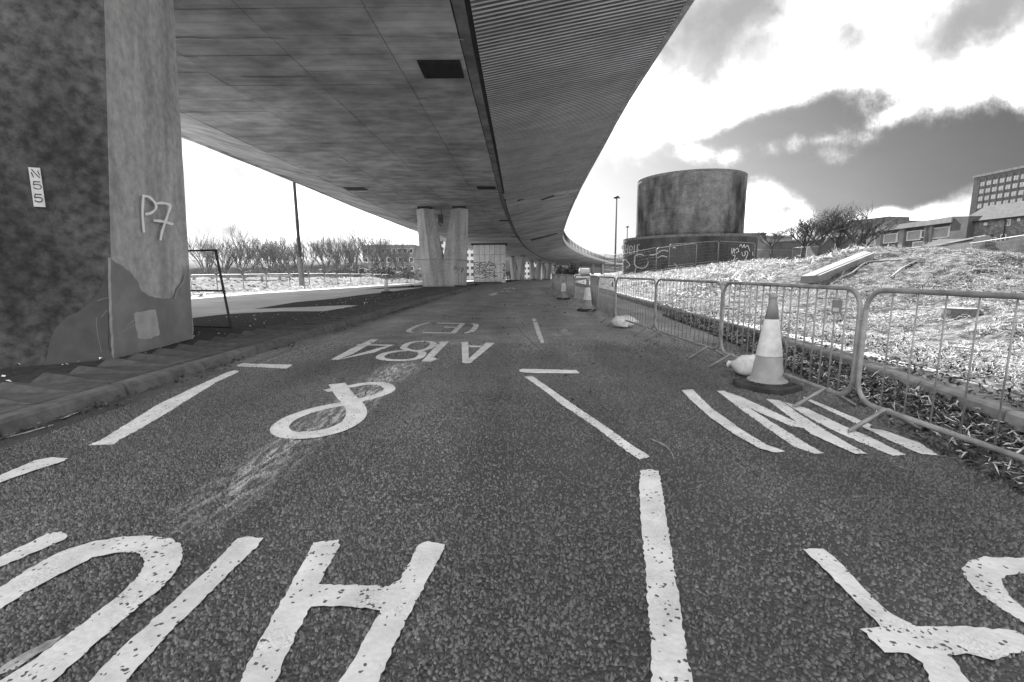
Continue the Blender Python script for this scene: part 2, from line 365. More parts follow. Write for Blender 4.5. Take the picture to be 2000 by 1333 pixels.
def interp(ys, xs):
    ys = np.array(ys, float); xs = np.array(xs, float)
    m = np.gradient(xs, ys)
    def f(y):
        y = np.asarray(y, float); i = np.clip(np.searchsorted(ys, y) - 1, 0, len(ys) - 2)
        h = ys[i + 1] - ys[i]; t = (y - ys[i]) / h; tc_ = np.clip(t, 0, 1)
        a = 2 * tc_**3 - 3 * tc_**2 + 1; b = tc_**3 - 2 * tc_**2 + tc_; c = -2 * tc_**3 + 3 * tc_**2; d = tc_**3 - tc_**2
        v = a * xs[i] + b * h * m[i] + c * xs[i + 1] + d * h * m[i + 1]
        return v + np.where(t < 0, t * h * m[0], 0) + np.where(t > 1, (t - 1) * h * m[-1], 0)
    return f
def sstep(a, b, x):
    t = np.clip((np.asarray(x, float) - a) / (b - a), 0, 1); return t * t * (3 - 2 * t)
def vnoise(x, y, seed=0):
    x = np.asarray(x, float); y = np.asarray(y, float)
    xi, yi = np.floor(x), np.floor(y); fx, fy = x - xi, y - yi
    fx = fx * fx * (3 - 2 * fx); fy = fy * fy * (3 - 2 * fy)
    def h(a, b):
        v = np.sin(a * 127.1 + b * 311.7 + seed * 74.7) * 43758.5453; return v - np.floor(v)
    return (h(xi, yi) * (1 - fx) + h(xi + 1, yi) * fx) * (1 - fy) + (h(xi, yi + 1) * (1 - fx) + h(xi + 1, yi + 1) * fx) * fy
ORD = 'first second third fourth fifth sixth seventh eighth ninth tenth eleventh twelfth thirteenth fourteenth fifteenth sixteenth seventeenth eighteenth'.split()

# ------------------------------------------------------------------ lines of the place
def drop(y): y = np.asarray(y, float); return -0.0125 * np.maximum(0, y - 33)           # the land falls gently beyond the second pier
def ddrop(y): y = np.asarray(y, float); return -0.016 * np.maximum(0, y - 30)
xL = interp([-20, 0, 7, 9.2, 16, 28, 51, 72, 100, 130, 170, 220], [-3.81, -3.81, -3.81, -3.74, -3.55, -3.1, -2.2, -0.7, 2.3, 7, 16, 32])      # foot of left kerb
xK = interp([-20, 0, 3.1, 5, 7.5, 13, 21, 40, 72, 100, 130, 170, 220], [2.6, 3.35, 3.7, 4.0, 4.25, 4.45, 4.76, 5.6, 8, 12, 18, 28, 45])        # foot of right kerb
xI = interp([-20, 0, 9.3, 19.7, 35, 48, 84, 110, 133, 165, 200, 250], [-0.9, -0.88, -0.85, -0.68, -0.4, 0.15, 2.85, 6.2, 9.8, 17.5, 29, 52])  # soffit edge, road side
xO = interp([-20, 0, 11, 17.5, 22.5, 38.5, 56, 74, 91, 119, 163, 200, 250], [4.0, 4.03, 4.08, 4.2, 4.45, 5.3, 6.55, 8.25, 11.0, 17.6, 30.8, 43.5, 66])
W_SOF, W_LEFT = 9.5, 3.95
HC = interp([-5, 3, 8, 12, 16, 24, 40, 60, 90], [0.6, 0.7, 0.92, 1.48, 1.65, 1.6, 1.7, 2.0, 2.4])
WC = interp([-5, 3, 12, 25, 40, 60, 90], [6, 6, 6.5, 9, 13, 15, 16])
def mound_z(x, y, rough=True):
    x = np.asarray(x, float); y = np.asarray(y, float)
    s = x - xK(y) - 0.55
    h = HC(y); t = np.clip(s / WC(y), 0, 1)
    z = 0.13 + drop(y) + (h - 0.1) * (0.55 * t + 0.45 * t * t * (3 - 2 * t))
    z = z + 0.022 * np.maximum(0, s - WC(y)) * sstep(20, 50, y) - 0.03 * np.maximum(0, s - WC(y)) * (1 - sstep(10, 25, y))
    z = z + 0.22 * np.exp(-((x - 10.8) ** 2 + (y - 13.5) ** 2) / 6.0)
    z = z - 0.28 * sstep(9.8, 14.0, x) * (1 - sstep(22, 34, y))
    if rough:
        a = sstep(0.1, 1.6, s)
        z = z + a * (0.34 * (vnoise(x * .55, y * .55, 3) - .5) + 0.16 * (vnoise(x * 1.7, y * 1.7, 5) - .5)) + sstep(0.0, 0.5, s) * 0.06 * (vnoise(x * 5, y * 5, 8) - .5)
    return z
def grid_obj(name, xs_of, ys, zf, m, ncol, kind, label, cat, smooth=True):
    V_ = []
    for y in ys:
        x0, x1 = xs_of(y)
        tt = np.linspace(0, 1, ncol)
        xx = x0 + (x1 - x0) * tt
        V_.append(np.stack([xx, np.full_like(xx, y), zf(xx, np.full_like(xx, y))], 1))
    V_ = np.concatenate(V_); n = len(ys); idx = np.arange(n * ncol).reshape(n, ncol)
    F_ = np.stack([idx[:-1, :-1], idx[:-1, 1:], idx[1:, 1:], idx[1:, :-1]], -1).reshape(-1, 4)
    o = np_obj(name, V_, F_, m, None, smooth); put(o, label, cat, None, kind); return o

# ------------------------------------------------------------------ ground sheets
gy = np.concatenate([np.arange(-30, 60, 3.0), np.arange(60, 300, 12.0), np.array([300, 450, 700, 1000, 1500, 2500])])
def gz(x, y): return drop(np.minimum(y, 400)) - 0.12 + sstep(25, 60, x) * 2.0 * sstep(20, 60, y)
V_ = []; gx = np.concatenate([np.array([-2500, -1200, -600, -300]), np.arange(-200, 201, 10.0), np.array([300, 600, 1200, 2500])])
for y in gy: V_.append(np.stack([gx, np.full_like(gx, y), gz(gx, np.full_like(gx, y))], 1))
V_ = np.concatenate(V_); idx = np.arange(len(V_)).reshape(len(gy), len(gx))
put(np_obj('ground', V_, np.stack([idx[:-1, :-1], idx[:-1, 1:], idx[1:, 1:], idx[1:, :-1]], -1).reshape(-1, 4), 'ground', None, True), 'open grey ground running to the horizon', 'ground', None, 'structure')
ys = np.concatenate([np.arange(-6, 30, 1.0), np.arange(30, 215, 3.0)])
road = grid_obj('road', lambda y: (xL(y) - .05, xK(y) + .05), ys, lambda x, y: drop(y), 'asphalt', 14, 'structure', 'coarse dark asphalt road running under the viaduct', 'road')
# left ground: dark earth also coloured for deck shadow; road beyond coloured pale for sunlight
grid_obj('verge', lambda y: (xL(y) - 6.5, xL(y) - 1.0), ys, lambda x, y: drop(y) + 0.125, 'shadesoil', 6, 'structure', 'littered strip coloured dark for shade behind the wedge paving', 'verge')
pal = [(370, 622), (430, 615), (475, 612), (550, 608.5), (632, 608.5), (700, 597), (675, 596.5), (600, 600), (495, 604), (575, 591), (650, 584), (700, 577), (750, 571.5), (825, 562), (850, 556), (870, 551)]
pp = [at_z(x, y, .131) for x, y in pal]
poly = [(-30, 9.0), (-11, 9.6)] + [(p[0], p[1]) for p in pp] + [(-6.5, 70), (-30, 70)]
def flat_poly(name, pts, z, m, parent=None):
    from mathutils.geometry import tessellate_polygon
    pts = [(float(p[0]), float(p[1])) for p in pts]
    tri = tessellate_polygon([[Vector((x, y, 0)) for x, y in pts]])
    zz = [float(z(x, y)) if callable(z) else z for x, y in pts]
    return np_obj(name, [(x, y, q) for (x, y), q in zip(pts, zz)], [list(t) for t in tri], m, parent)
put(flat_poly('side_road', poly, lambda x, y: 0.131 + float(drop(y)), 'sunroad'), 'side road coloured pale as if sunlit, beyond the dark strip, left of the piers', 'road', None, 'structure')
# left row: each joint found along its sight line one panel length on
lp = [379, 430, 481, 526, 571, 609, 639, 663, 689, 709, 732, 749, 767, 783, 798, 812, 826]
D_ = 21.3; LJ = []
for i, px in enumerate(lp):
    rt = (px - 1000) / 889.0
    if i == 0: y = D_; LJ.append((rt * y, y)); continue
    x0, y0 = LJ[-1]; best = None
    for k_ in range(0, 400):
        y = y0 + k_ * .01; dd = math.hypot(rt * y - x0, y - y0)
        if best is None or abs(dd - 2.27) < best[0]: best = (abs(dd - 2.27), y)
    LJ.append((rt * best[1], best[1]))
LJx = interp([p[1] for p in LJ], [p[0] for p in LJ])
# pale rubble bank behind the left barriers
ys2 = np.arange(19, 62, 0.6)
def rz_(x, y):
    e = (LJx(y) - .25 - x) * .8
    return 0.10 + drop(y) + sstep(0.3, 2.5, e) * (0.28 + 0.5 * vnoise(x * .45, y * .45, 4)) + sstep(0.3, 1.5, e) * 0.22 * vnoise(x * 1.9, y * 1.9, 6) - 0.08 * (1 - sstep(0, .5, e))
grid_obj('rubble_bank', lambda y: (float(LJx(y)) - 45, float(LJx(y)) - .2), ys2, rz_, 'rubble', 150, 'structure', 'bank of pale rubble behind the left barriers', 'rubble')

# mound on the right
my = np.concatenate([np.arange(-1, 14, 0.11), np.arange(14, 30, 0.3), np.arange(30, 95, 1.0)])
ss = np.concatenate([np.arange(0, 7, 0.11), np.arange(7, 14, 0.4), np.arange(14, 60, 2.5)])
V_ = []
for y in my:
    xx = float(xK(y)) + 0.5 + ss; V_.append(np.stack([xx, np.full_like(xx, y), mound_z(xx, np.full_like(xx, y))], 1))
V_ = np.concatenate(V_); idx = np.arange(len(V_)).reshape(len(my), len(ss))
put(np_obj('grass_bank', V_, np.stack([idx[:-1, :-1], idx[:-1, 1:], idx[1:, 1:], idx[1:, :-1]], -1).reshape(-1, 4), 'mulch', None, True), 'sunlit bank of cut grass and mulch right of the road', 'bank', None, 'structure')
# distant hill on the left
hx = np.linspace(-900, 260, 120); hv = []; 
for k, x in enumerate(hx):
    top = 22 + 7 * math.sin(x * .006 + 1) + 5 * float(vnoise(x * .02, 0, 2)) + 2.5 * float(vnoise(x * .12, 3, 2))
    hv += [(x, 700, -20), (x, 715, top * .55), (x, 780, top), (x, 1000, top + 4), (x, 1400, -20)]
hf = [[a * 5 + b, (a + 1) * 5 + b, (a + 1) * 5 + b + 1, a * 5 + b + 1] for a in range(len(hx) - 1) for b in range(4)]
put(np_obj('hill', hv, hf, 'hill', None, True), 'low wooded ridge far behind the left trees', 'hill', None, 'structure')

# ------------------------------------------------------------------ left kerb and wedge paving
kerb = empty('kerb', 'long dark kerb left of the road with stone joints', 'kerb', (0, 0, 0), 0, None, 'structure')
def along(fn, y0, y1, step):
    out = []; y = y0
    while y < y1: out.append(y); y += step
    return out
def km(L, w_=0.17, h=0.125, batter=0.05):
    b = MB(); g = 0.014
    prof = [(0, -0.02), (batter * .5, h - 0.03), (batter, h), (w_ + .02, h), (w_ + .02, -0.02)]
    b.loft([[(-x, yy_, z) for x, z in prof] for yy_ in (g, g + 0.01, L - g - 0.01, L - g)])
    return b
kmesh = km(1.16).obj('kerb_stone', 'kerb', kerb)
rnd = random.Random(4)
first = True
for i, y in enumerate(along(None, 0.95, 62, 1.16)):
    if i == 0: o = kmesh
    else: o = kmesh.copy(); C.objects.link(o)
    x0, x1 = float(xL(y)), float(xL(y + 1.16))
    o.location = (x0 + rnd.uniform(-.006, .006), y, float(drop(y)) + rnd.uniform(-.004, .004)); o.rotation_euler = (0, 0, -math.atan2(x1 - x0, 1.16))
verge = empty('wedge_paving', 'strip of wedge shaped deterrent pavers behind the left kerb', 'paving', (0, 0, 0), 0, None, 'structure')
b = MB(); w_ = 0.86; p_ = 0.385
K0, K1, I0, Ir, I1 = (0, 0.004, .135), (0, p_ - .004, .128), (-w_, 0.004, .120), (-w_, p_ * .45, .195), (-w_, p_ - .004, .135)
B = lambda q: (q[0], q[1], -0.02)
b.add([K0, K1, I0, Ir, I1, B(K0), B(K1), B(I0), B(I1)], [[0, 3, 2], [0, 1, 4, 3], [0, 5, 6, 1], [2, 7, 5, 0], [1, 6, 8, 4], [2, 3, 4, 8, 7]])
pm = b.obj('paver', 'paver', verge)
for i, y in enumerate(along(None, 1.4, 66, p_)):
    o = pm if i == 0 else pm.copy()
    if i: C.objects.link(o)
    x0, x1 = float(xL(y)), float(xL(y + p_))
    o.location = (x0 - 0.195 + rnd.uniform(-.006, .006), y, float(drop(y)) + rnd.uniform(-.006, .006)); o.rotation_euler = (rnd.uniform(-.012, .012), rnd.uniform(-.012, .012), -math.atan2(x1 - x0, p_))

# right kerb with sett strip
rk = empty('kerb', 'pale kerb edged with setts at the foot of the bank', 'kerb', (0, 0, 0), 0, None, 'structure')
b = MB(); b.loft([[(x, yy_, z) for x, z in [(0, -.02), (.01, .105), (.03, .125), (.15, .125), (.15, -.02)]] for yy_ in (.006, .016, .898, .908)])
rkm = b.obj('kerb_stone', 'kerbpale', rk)
for i, y in enumerate(along(None, 0.6, 40, 0.914)):
    o = rkm if i == 0 else rkm.copy()
    if i: C.objects.link(o)
    x0, x1 = float(xK(y)), float(xK(y + .914)); o.location = (x0, y, float(drop(y)) + rnd.uniform(-.006, .006)); o.rotation_euler = (0, 0, -math.atan2(x1 - x0, .914))
b = MB(); b.bev(0.004, .112, .005, .222, -.03, .0, .012); sm = b.obj('sett', 'sett', rk)
k = 0
for row in range(3):
    for y in along(None, 1.6 + row * .11, 23.5, 0.232):
        if k >= 296: break
        o = sm if k == 0 else sm.copy()
        if k: C.objects.link(o)
        k += 1
        x0, x1 = float(xK(y)), float(xK(y + .232))
        o.location = (x0 + .158 + row * .122, y, .128 + rnd.uniform(-.012, .012)); o.rotation_euler = (rnd.uniform(-.04, .04), rnd.uniform(-.05, .05), -math.atan2(x1 - x0, .232) + rnd.uniform(-.03, .03))

# ------------------------------------------------------------------ road markings (sheets 4 mm above the asphalt)
def cv(c, pts):      # crop coordinates -> photo pixels
    return [(c[0] + x * c[2], c[1] + y * c[2]) for x, y in pts]
C6, C4, C5, C7, CM, C3, C8 = (0, 900, .45), (0, 620, .35), (500, 700, .4), (1100, 850, .45), (1300, 500, .35), (600, 530, .3), (930, 520, .125)
def resample(pts, step):
    out = []
    for i in range(len(pts)):
        a = np.array(pts[i]); b_ = np.array(pts[(i + 1) % len(pts)]); n = max(1, int(np.linalg.norm(b_ - a) / step))
        for k_ in range(n): out.append(a + (b_ - a) * k_ / n)
    return out
def ribbon(pts, wd):
    pts = [np.array(p[:2], float) for p in pts]; Lf, Rt = [], []
    for i, p in enumerate(pts):
        t = pts[min(i + 1, len(pts) - 1)] - pts[max(i - 1, 0)]; t = t / (np.linalg.norm(t) + 1e-9); nn = np.array([-t[1], t[0]])
        ww = wd[i] if isinstance(wd, (list, tuple)) else wd
        Lf.append(p + nn * ww / 2); Rt.append(p - nn * ww / 2)
    return Lf + Rt[::-1]
def smoothline(pts, n=5):
    pts = [np.array(p, float) for p in pts]; out = []
    for i in range(len(pts) - 1):
        p0, p1, p2, p3 = pts[max(i - 1, 0)], pts[i], pts[i + 1], pts[min(i + 2, len(pts) - 1)]
        for k_ in range(n):
            t = k_ / n; out.append(.5 * ((2 * p1) + (-p0 + p2) * t + (2 * p0 - 5 * p1 + 4 * p2 - p3) * t * t + (-p0 + 3 * p1 - 3 * p2 + p3) * t**3))
    return out + [pts[-1]]
MARKS = []     # world polygons, kept to clear the loose chippings
jr = random.Random(11)
class Strip(list): pass
def mark(polys, mt='paint', jag=0.0045, label=None):
    mb = MB()
    from mathutils.geometry import tessellate_polygon
    for pl in polys:
        strip = isinstance(pl, Strip)
        pl = resample(pl, 0.018) if jag and not strip else pl
        pl = [(p[0] + jr.uniform(-jag, jag), p[1] + jr.uniform(-jag, jag)) for p in pl]
        MARKS.append(np.array(pl))
        n2 = len(pl) // 2
        tri = [[i, i + 1, 2 * n2 - 2 - i, 2 * n2 - 1 - i] for i in range(n2 - 1)] if strip else tessellate_polygon([[Vector((x, y, 0)) for x, y in pl]])
        dz = 0.0022 * (len(MARKS) % 3)
        mb.add([(x, y, float(drop(y)) + 0.0045 + dz) for x, y in pl], [list(t) for t in tri])
    o = mb.obj('road_marking', mt, road)
    if label: o['label'] = label
    return o
def G(c, pts): return [at_z(x, y, float(0))[:2] for x, y in cv(c, pts)]
def GR(c, pts, wd, sm=True): 
    g = [at_z(x, y, 0)[:2] for x, y in cv(c, pts)]
    return Strip(ribbon(smoothline(g) if sm else g, wd))
mark([G(C6, [(-60, 455), (0, 425), (210, 320), (265, 315), (295, 328), (275, 350), (0, 468), (-60, 500)])])
mark([G(C6, [(-60, 600), (0, 560), (130, 475), (270, 400), (400, 360), (540, 338), (660, 332), (740, 345), (785, 370), (795, 400), (780, 460), (740, 520), (690, 570), (560, 680), (420, 800), (240, 962), (150, 1045), (-100, 1035), (20, 955), (170, 860), (300, 760), (430, 660), (520, 590), (580, 530), (620, 480), (630, 445), (610, 415), (570, 405), (500, 408), (400, 430), (280, 490), (150, 560), (0, 655), (-60, 690)])], label='letter G painted upside down in white')
mark([G(C6, [(0, 905), (120, 830), (200, 790), (270, 765), (240, 800), (60, 910), (0, 935)])], 'wornpaint')
mark([G(C6, [(1030, 345), (1060, 335), (1145, 340), (1110, 385), (1010, 480), (870, 620), (750, 740), (600, 900), (560, 962), (480, 1040), (300, 1040), (390, 962), (450, 900), (520, 830), (640, 720), (770, 600), (900, 480)])], label='letter I painted in white')
mark([G(C6, [(1360, 362), (1470, 352), (1475, 375), (1440, 440), (1385, 545), (1500, 548), (1690, 553), (1735, 525), (1820, 370), (1860, 358), (1928, 372), (1925, 390), (1830, 580), (1720, 790), (1650, 962), (1610, 1040), (1430, 1040), (1475, 962), (1560, 830), (1655, 658), (1500, 640), (1350, 640), (1300, 740), (1240, 860), (1200, 962), (1160, 1040), (1000, 1040), (1045, 962), (1090, 870), (1160, 730), (1250, 570), (1310, 460)])], label='letter H painted in white')
mark([G(C4, [(1340, 303), (1310, 298), (1260, 312), (1100, 385), (880, 490), (720, 590), (560, 690), (490, 718), (640, 712), (660, 690), (760, 640), (960, 520), (1110, 425), (1200, 370)])], label='long white lane dash near the kerb')
mark([G(C4, [(1320, 270), (1360, 258), (1400, 262), (1636, 267), (1600, 290), (1410, 280), (1330, 278)])])
mark([G(C4, [(-60, 915), (0, 890), (200, 805), (290, 788), (383, 793), (360, 808), (200, 860), (0, 930), (-60, 960)])])
mark([GR(C4, [(0, 683), (150, 645), (300, 602)], .03, False), GR(C4, [(340, 572), (430, 535)], .03, False)], 'wornpaint', .004)
mark([GR(C4, [(1395, 283), (1650, 190), (1850, 125), (2000, 80)], .022, False)], 'wornpaint', .003)
mark([GR((600, 530, .3), [(0, 497), (250, 410), (520, 312)], .022, False), GR((600, 530, .3), [(570, 292), (760, 230)], .025, False)], 'wornpaint', .003)
mark([GR(C5, [(395, 128), (432, 182), (476, 230), (492, 270), (470, 312), (400, 350), (300, 375), (200, 382)], [.17] * 20 + [.16] * 16)], jag=.0015, label='ampersand painted upside down in white')
mark([GR(C5, [(225, 381), (160, 377), (122, 360), (122, 330), (180, 290), (300, 250), (430, 224)], .135)], jag=.0015)
mark([GR(C5, [(495, 212), (610, 180), (652, 155), (625, 130), (550, 126), (450, 142), (340, 163)], .12)], jag=.0015)
mark([G(C5, [(1285, 60), (1300, 55), (1565, 62), (1580, 78), (1340, 76), (1290, 70)])])
mark([G(C5, [(1308, 92), (1350, 90), (1430, 145), (1530, 215), (1700, 330), (1840, 430), (1930, 485), (1870, 497), (1800, 450), (1660, 340), (1500, 235), (1420, 170), (1350, 120)])], label='white centre line dash slanting to the right')
mark([G(C7, [(335, 158), (370, 153), (415, 160), (425, 210), (445, 350), (470, 500), (500, 700), (525, 880), (560, 1073), (575, 1150), (385, 1150), (385, 1073), (380, 900), (365, 700), (350, 520), (335, 350), (330, 250)])], label='white centre line dash closest to the viewer')
VM = [[(90, 755), (150, 750), (250, 850), (400, 960), (560, 1060), (670, 1098), (620, 1107), (520, 1080), (380, 1000), (240, 900), (130, 800)],
      [(285, 755), (330, 755), (480, 860), (640, 960), (800, 1060), (885, 1105), (830, 1108), (720, 1070), (560, 960), (420, 860), (330, 790)],
      [(345, 765), (420, 790), (640, 890), (812, 972), (700, 955), (560, 895), (430, 835)],
      [(560, 803), (640, 812), (750, 890), (900, 985), (1020, 1055), (1125, 1112), (1060, 1112), (920, 1050), (810, 1000), (700, 910)],
      [(650, 815), (780, 850), (980, 945), (1150, 1020), (1340, 1113), (1270, 1120), (1100, 1050), (930, 975), (790, 900)],
      [(770, 788), (1000, 885), (1250, 990), (1420, 1050), (1525, 1120), (1420, 1110), (1240, 1030), (1030, 925), (770, 802)]]
mark([G(CM, VM[0])]); mark([G(CM, p) for p in VM[1:5]], label='letter M painted upside down in white'); mark([G(CM, VM[5])])
mark([G(C7, [(1035, 502), (1130, 503), (1190, 550), (1300, 670), (1400, 770), (1530, 842), (1700, 838), (1860, 850), (1960, 860), (2000, 880), (2150, 960), (2150, 1010), (2000, 955), (1940, 960), (1860, 985), (1750, 960), (1670, 965), (1730, 1040), (1790, 1120), (1600, 1120), (1560, 1000), (1500, 960), (1400, 955), (1330, 890), (1290, 850), (1380, 842), (1310, 770), (1200, 660), (1110, 570)])], label='white numeral four with a broad cross bar')
mark([G(C7, [(1730, 575), (1760, 550), (1830, 532), (2000, 537), (2100, 545), (2100, 610), (2000, 605), (1920, 615), (1900, 640), (1930, 700), (2000, 760), (2100, 830), (2100, 900), (2000, 820), (1900, 760), (1800, 690), (1740, 620)])])
mark([G(C3, [(1165, 467), (1222, 469), (1060, 603), (1025, 603), (1050, 575)]), G(C3, [(1005, 465), (1048, 463), (1053, 580), (1040, 603), (1010, 600)]), G(C3, [(1048, 485), (1140, 488), (1128, 497), (1050, 496)])], jag=.0012, label='letter A of the painted A184')
mark([G(C3, [(860, 463), (925, 459), (820, 565), (860, 572), (830, 582), (800, 594), (742, 590), (770, 565)])], jag=.0012, label='numeral 1 of the painted A184')
mark([GR(C3, [(625, 503), (655, 475), (720, 461), (795, 462), (822, 477), (790, 506), (730, 521), (665, 517), (625, 503)], .11), GR(C3, [(665, 519), (740, 527), (748, 545), (715, 570), (620, 582), (515, 578), (473, 562), (510, 538), (590, 522), (665, 519)], .12)], jag=.0012, label='numeral 8 of the painted A184')
mark([G(C3, [(415, 447), (465, 446), (300, 540), (200, 580), (155, 578), (280, 510)]), G(C3, [(320, 478), (565, 482), (540, 490), (330, 486)]), G(C3, [(565, 482), (440, 530), (200, 580), (230, 570), (420, 515), (530, 485)])], jag=.0012, label='numeral 4 of the painted A184')
mark([GR(C3, [(795, 337), (740, 350), (690, 370), (660, 392), (690, 401)], .11)], jag=.0012); mark([GR(C3, [(1070, 345), (1100, 352), (1085, 380), (1060, 398), (1020, 407)], .12)], jag=.0012)
mark([G(C3, [(1000, 340), (1030, 340), (965, 407), (930, 405)]), G(C3, [(845, 337), (1010, 339), (1005, 345), (845, 343)]), G(C3, [(893, 362), (988, 366), (980, 373), (890, 370)]), G(C3, [(748, 397), (940, 401), (935, 408), (750, 405)])], jag=.0012, label='letter E painted upside down between brackets')
mark([G(C3, [(1465, 310), (1488, 308), (1494, 325), (1470, 330)]), G(C3, [(1472, 336), (1496, 334), (1545, 468), (1520, 470), (1500, 435)])], jag=.006)
for q in ([(1590, 415), (1620, 408), (1665, 418), (1620, 426)], [(1650, 400), (1690, 395), (1740, 412), (1690, 420)], [(1640, 392), (1668, 376), (1700, 388), (1670, 398)], [(1600, 437), (1615, 433), (1625, 440), (1610, 444)]):
    mark([G(C3, q)], 'wornpaint')
mark([G(C3, [(1436, 213), (1452, 213), (1448, 228), (1440, 228)])], 'wornpaint'); mark([G(C3, [(1436, 165), (1446, 165), (1444, 172), (1437, 172)])], 'wornpaint')
mark([G(C8, [(290, 412), (350, 409), (300, 440), (360, 442), (235, 466), (180, 445), (232, 440)])], jag=.0012, label='small white lane arrow pointing towards the viewer')
for st in ([(250, 350), (310, 345)], [(345, 335), (380, 330)], [(440, 358), (480, 347)], [(495, 358), (540, 332)], [(575, 336), (600, 358), (680, 350)], [(95, 389), (150, 384), (210, 381)], [(235, 390), (270, 388)], [(340, 372), (440, 375)], [(395, 402), (425, 388)], [(475, 390), (510, 405), (580, 395)],
           [(990, 405), (1020, 415), (1080, 405)], [(1090, 385), (1120, 388)], [(1120, 415), (1250, 415)], [(1180, 385), (1230, 388), (1280, 384)]):
    g = [at_z(x, y, 0)[:2] for x, y in cv(C8, st)]
    mark([ribbon(g, .16)], jag=0)

# loose chippings bedded in the surface
rg = np.random.default_rng(5)
def in_poly(px, py, poly):
    inside = np.zeros(len(px), bool); n = len(poly); j = n - 1
    for i in range(n):
        xi, yi = poly[i]; xj, yj = poly[j]
        c = ((yi > py) != (yj > py)) & (px < (xj - xi) * (py - yi) / (yj - yi + 1e-12) + xi)
        inside ^= c; j = i
    return inside
Npts = 420000
py_ = 0.95 + (rg.random(Npts) ** 0.75) * 7.0
px_ = (rg.random(Npts) * 2 - 1) * np.minimum(1.25 * py_ + 0.25, 4.0)
dens_ok = rg.random(Npts) < np.clip(1.35 - (py_ - 2.5) * 0.14, 0.25, 1) * (0.35 + 0.75 * vnoise(px_ * 2.2, py_ * 1.1, 9))
keep = dens_ok & (px_ > xL(py_) + .25) & (px_ < xK(py_) - .05) & (rg.random(Npts) < np.clip((8.0 - py_) / 2, 0, 1))
px_, py_ = px_[keep], py_[keep]
inm = np.zeros(len(px_), bool)
for pl in MARKS:
    lo_, hi_ = pl.min(0) - .01, pl.max(0) + .01
    sel = np.where((px_ > lo_[0]) & (px_ < hi_[0]) & (py_ > lo_[1]) & (py_ < hi_[1]))[0]
    if len(sel): inm[sel] |= in_poly(px_[sel], py_[sel], pl)
px_, py_ = px_[~inm], py_[~inm]
n = len(px_)
base = np.array([[1, 0, 0], [.35, .9, 0], [-.6, .7, 0], [-1, -.1, 0], [-.3, -.85, 0], [.7, -.7, 0], [.3, .1, 1], [-.4, .15, .9]])
fc = np.array([[0, 1, 6], [1, 2, 7], [1, 7, 6], [2, 3, 7], [3, 4, 7], [4, 5, 6], [4, 6, 7], [5, 0, 6]])
r = rg.uniform(.004, .0098, n) * (1 + .35 * rg.random(n)); hgt = rg.uniform(.004, .0125, n); a = rg.uniform(0, 2 * PI, n); el = rg.uniform(.45, .95, n)
bx_ = base[None, :, 0] * (1 + .75 * (rg.random((n, 8)) - .5)) * r[:, None]; by_ = base[None, :, 1] * (1 + .75 * (rg.random((n, 8)) - .5)) * (r * el)[:, None]
vx = px_[:, None] + bx_ * np.cos(a)[:, None] - by_ * np.sin(a)[:, None]; vy = py_[:, None] + bx_ * np.sin(a)[:, None] + by_ * np.cos(a)[:, None]
vz = -0.001 + base[None, :, 2] * hgt[:, None] * (1 + 1.2 * (rg.random((n, 8)) - .5)) + 0 * vx
Vs = np.stack([vx, vy, vz], -1).reshape(-1, 3); Fs = (fc[None] + (np.arange(n) * 8)[:, None, None]).reshape(-1, 3)
put(np_obj('gravel', Vs, Fs, 'chip'), 'angular stone chippings bedded in the asphalt close to the viewer', 'chippings', None, 'stuff')

# ------------------------------------------------------------------ viaduct
via = empty('viaduct', 'curving concrete road viaduct with ribbed underside overhead', 'bridge', (0, 0, 0))
ZS, ZE = 6.2, 7.1
def zs(y): return ZS + float(ddrop(y))
def ze(y): return ZE + float(ddrop(y))
st_y = list(np.arange(5, 60, 2.0)) + list(np.arange(60, 252, 4.0))  # deck stops short of the camera so open sky lights the road
b = MB(); rings = []
for y in st_y:
    i_, o_ = float(xI(y)), float(xO(y)); l_ = i_ - W_SOF; q_ = l_ - W_LEFT; d_ = 0.03
    rings.append([(q_, y, ze(y) + d_), (l_, y, zs(y) + d_), (i_, y, zs(y) + d_), (o_ - .05, y, ze(y) + d_), (o_ - .05, y, ze(y) + .55), (q_, y, ze(y) + .55)])
b.loft(rings); b.obj('deck_slab', 'joint', via)
def panel(parent, name, m, y0, y1, fa, fb, zoff=0.0, g=0.008, th=.035):
    """underside piece between fractions fa and fb of the flat soffit"""
    P = []
    for y in (y0 + g, y1 - g):
        i_ = float(xI(y)); l_ = i_ - W_SOF
        P.append((l_ + (i_ - l_) * fa + g * .7, l_ + (i_ - l_) * fb - g * .7, y))
    z0a, z0b = zs(y0) + zoff, zs(y1) + zoff
    return MB().hexa([(P[0][0], P[0][2], z0a), (P[0][1], P[0][2], z0a), (P[1][1], P[1][2], z0b), (P[1][0], P[1][2], z0b)] + [(P[0][0], P[0][2], z0a + th), (P[0][1], P[0][2], z0a + th), (P[1][1], P[1][2], z0b + th), (P[1][0], P[1][2], z0b + th)]).obj(name, m, parent)
y = 6.5; rr = random.Random(8)
cuts = [0.0, .29, .55, .80, .973]
while y < 62:
    stp = rr.choice([.85, 1.05, 1.2, .95])
    for a_, c_ in zip(cuts[:-1], cuts[1:]):
        panel(via, 'soffit_panel', 'conc', y, y + stp, a_, c_, rr.uniform(-.008, .008), .011)
    y += stp
while y < 235:
    panel(via, 'soffit_panel', 'conclight', y, y + 3.4, 0, .973, 0, .01); y += 3.4
for y0 in np.arange(5, 234, 6.2):
    panel(via, 'edge_strip', 'concdark', y0, y0 + 6.2, .975, 1.0, .012, .0)
panel(via, 'soffit_panel', 'conc', 5.0, 6.5, 0, .973)
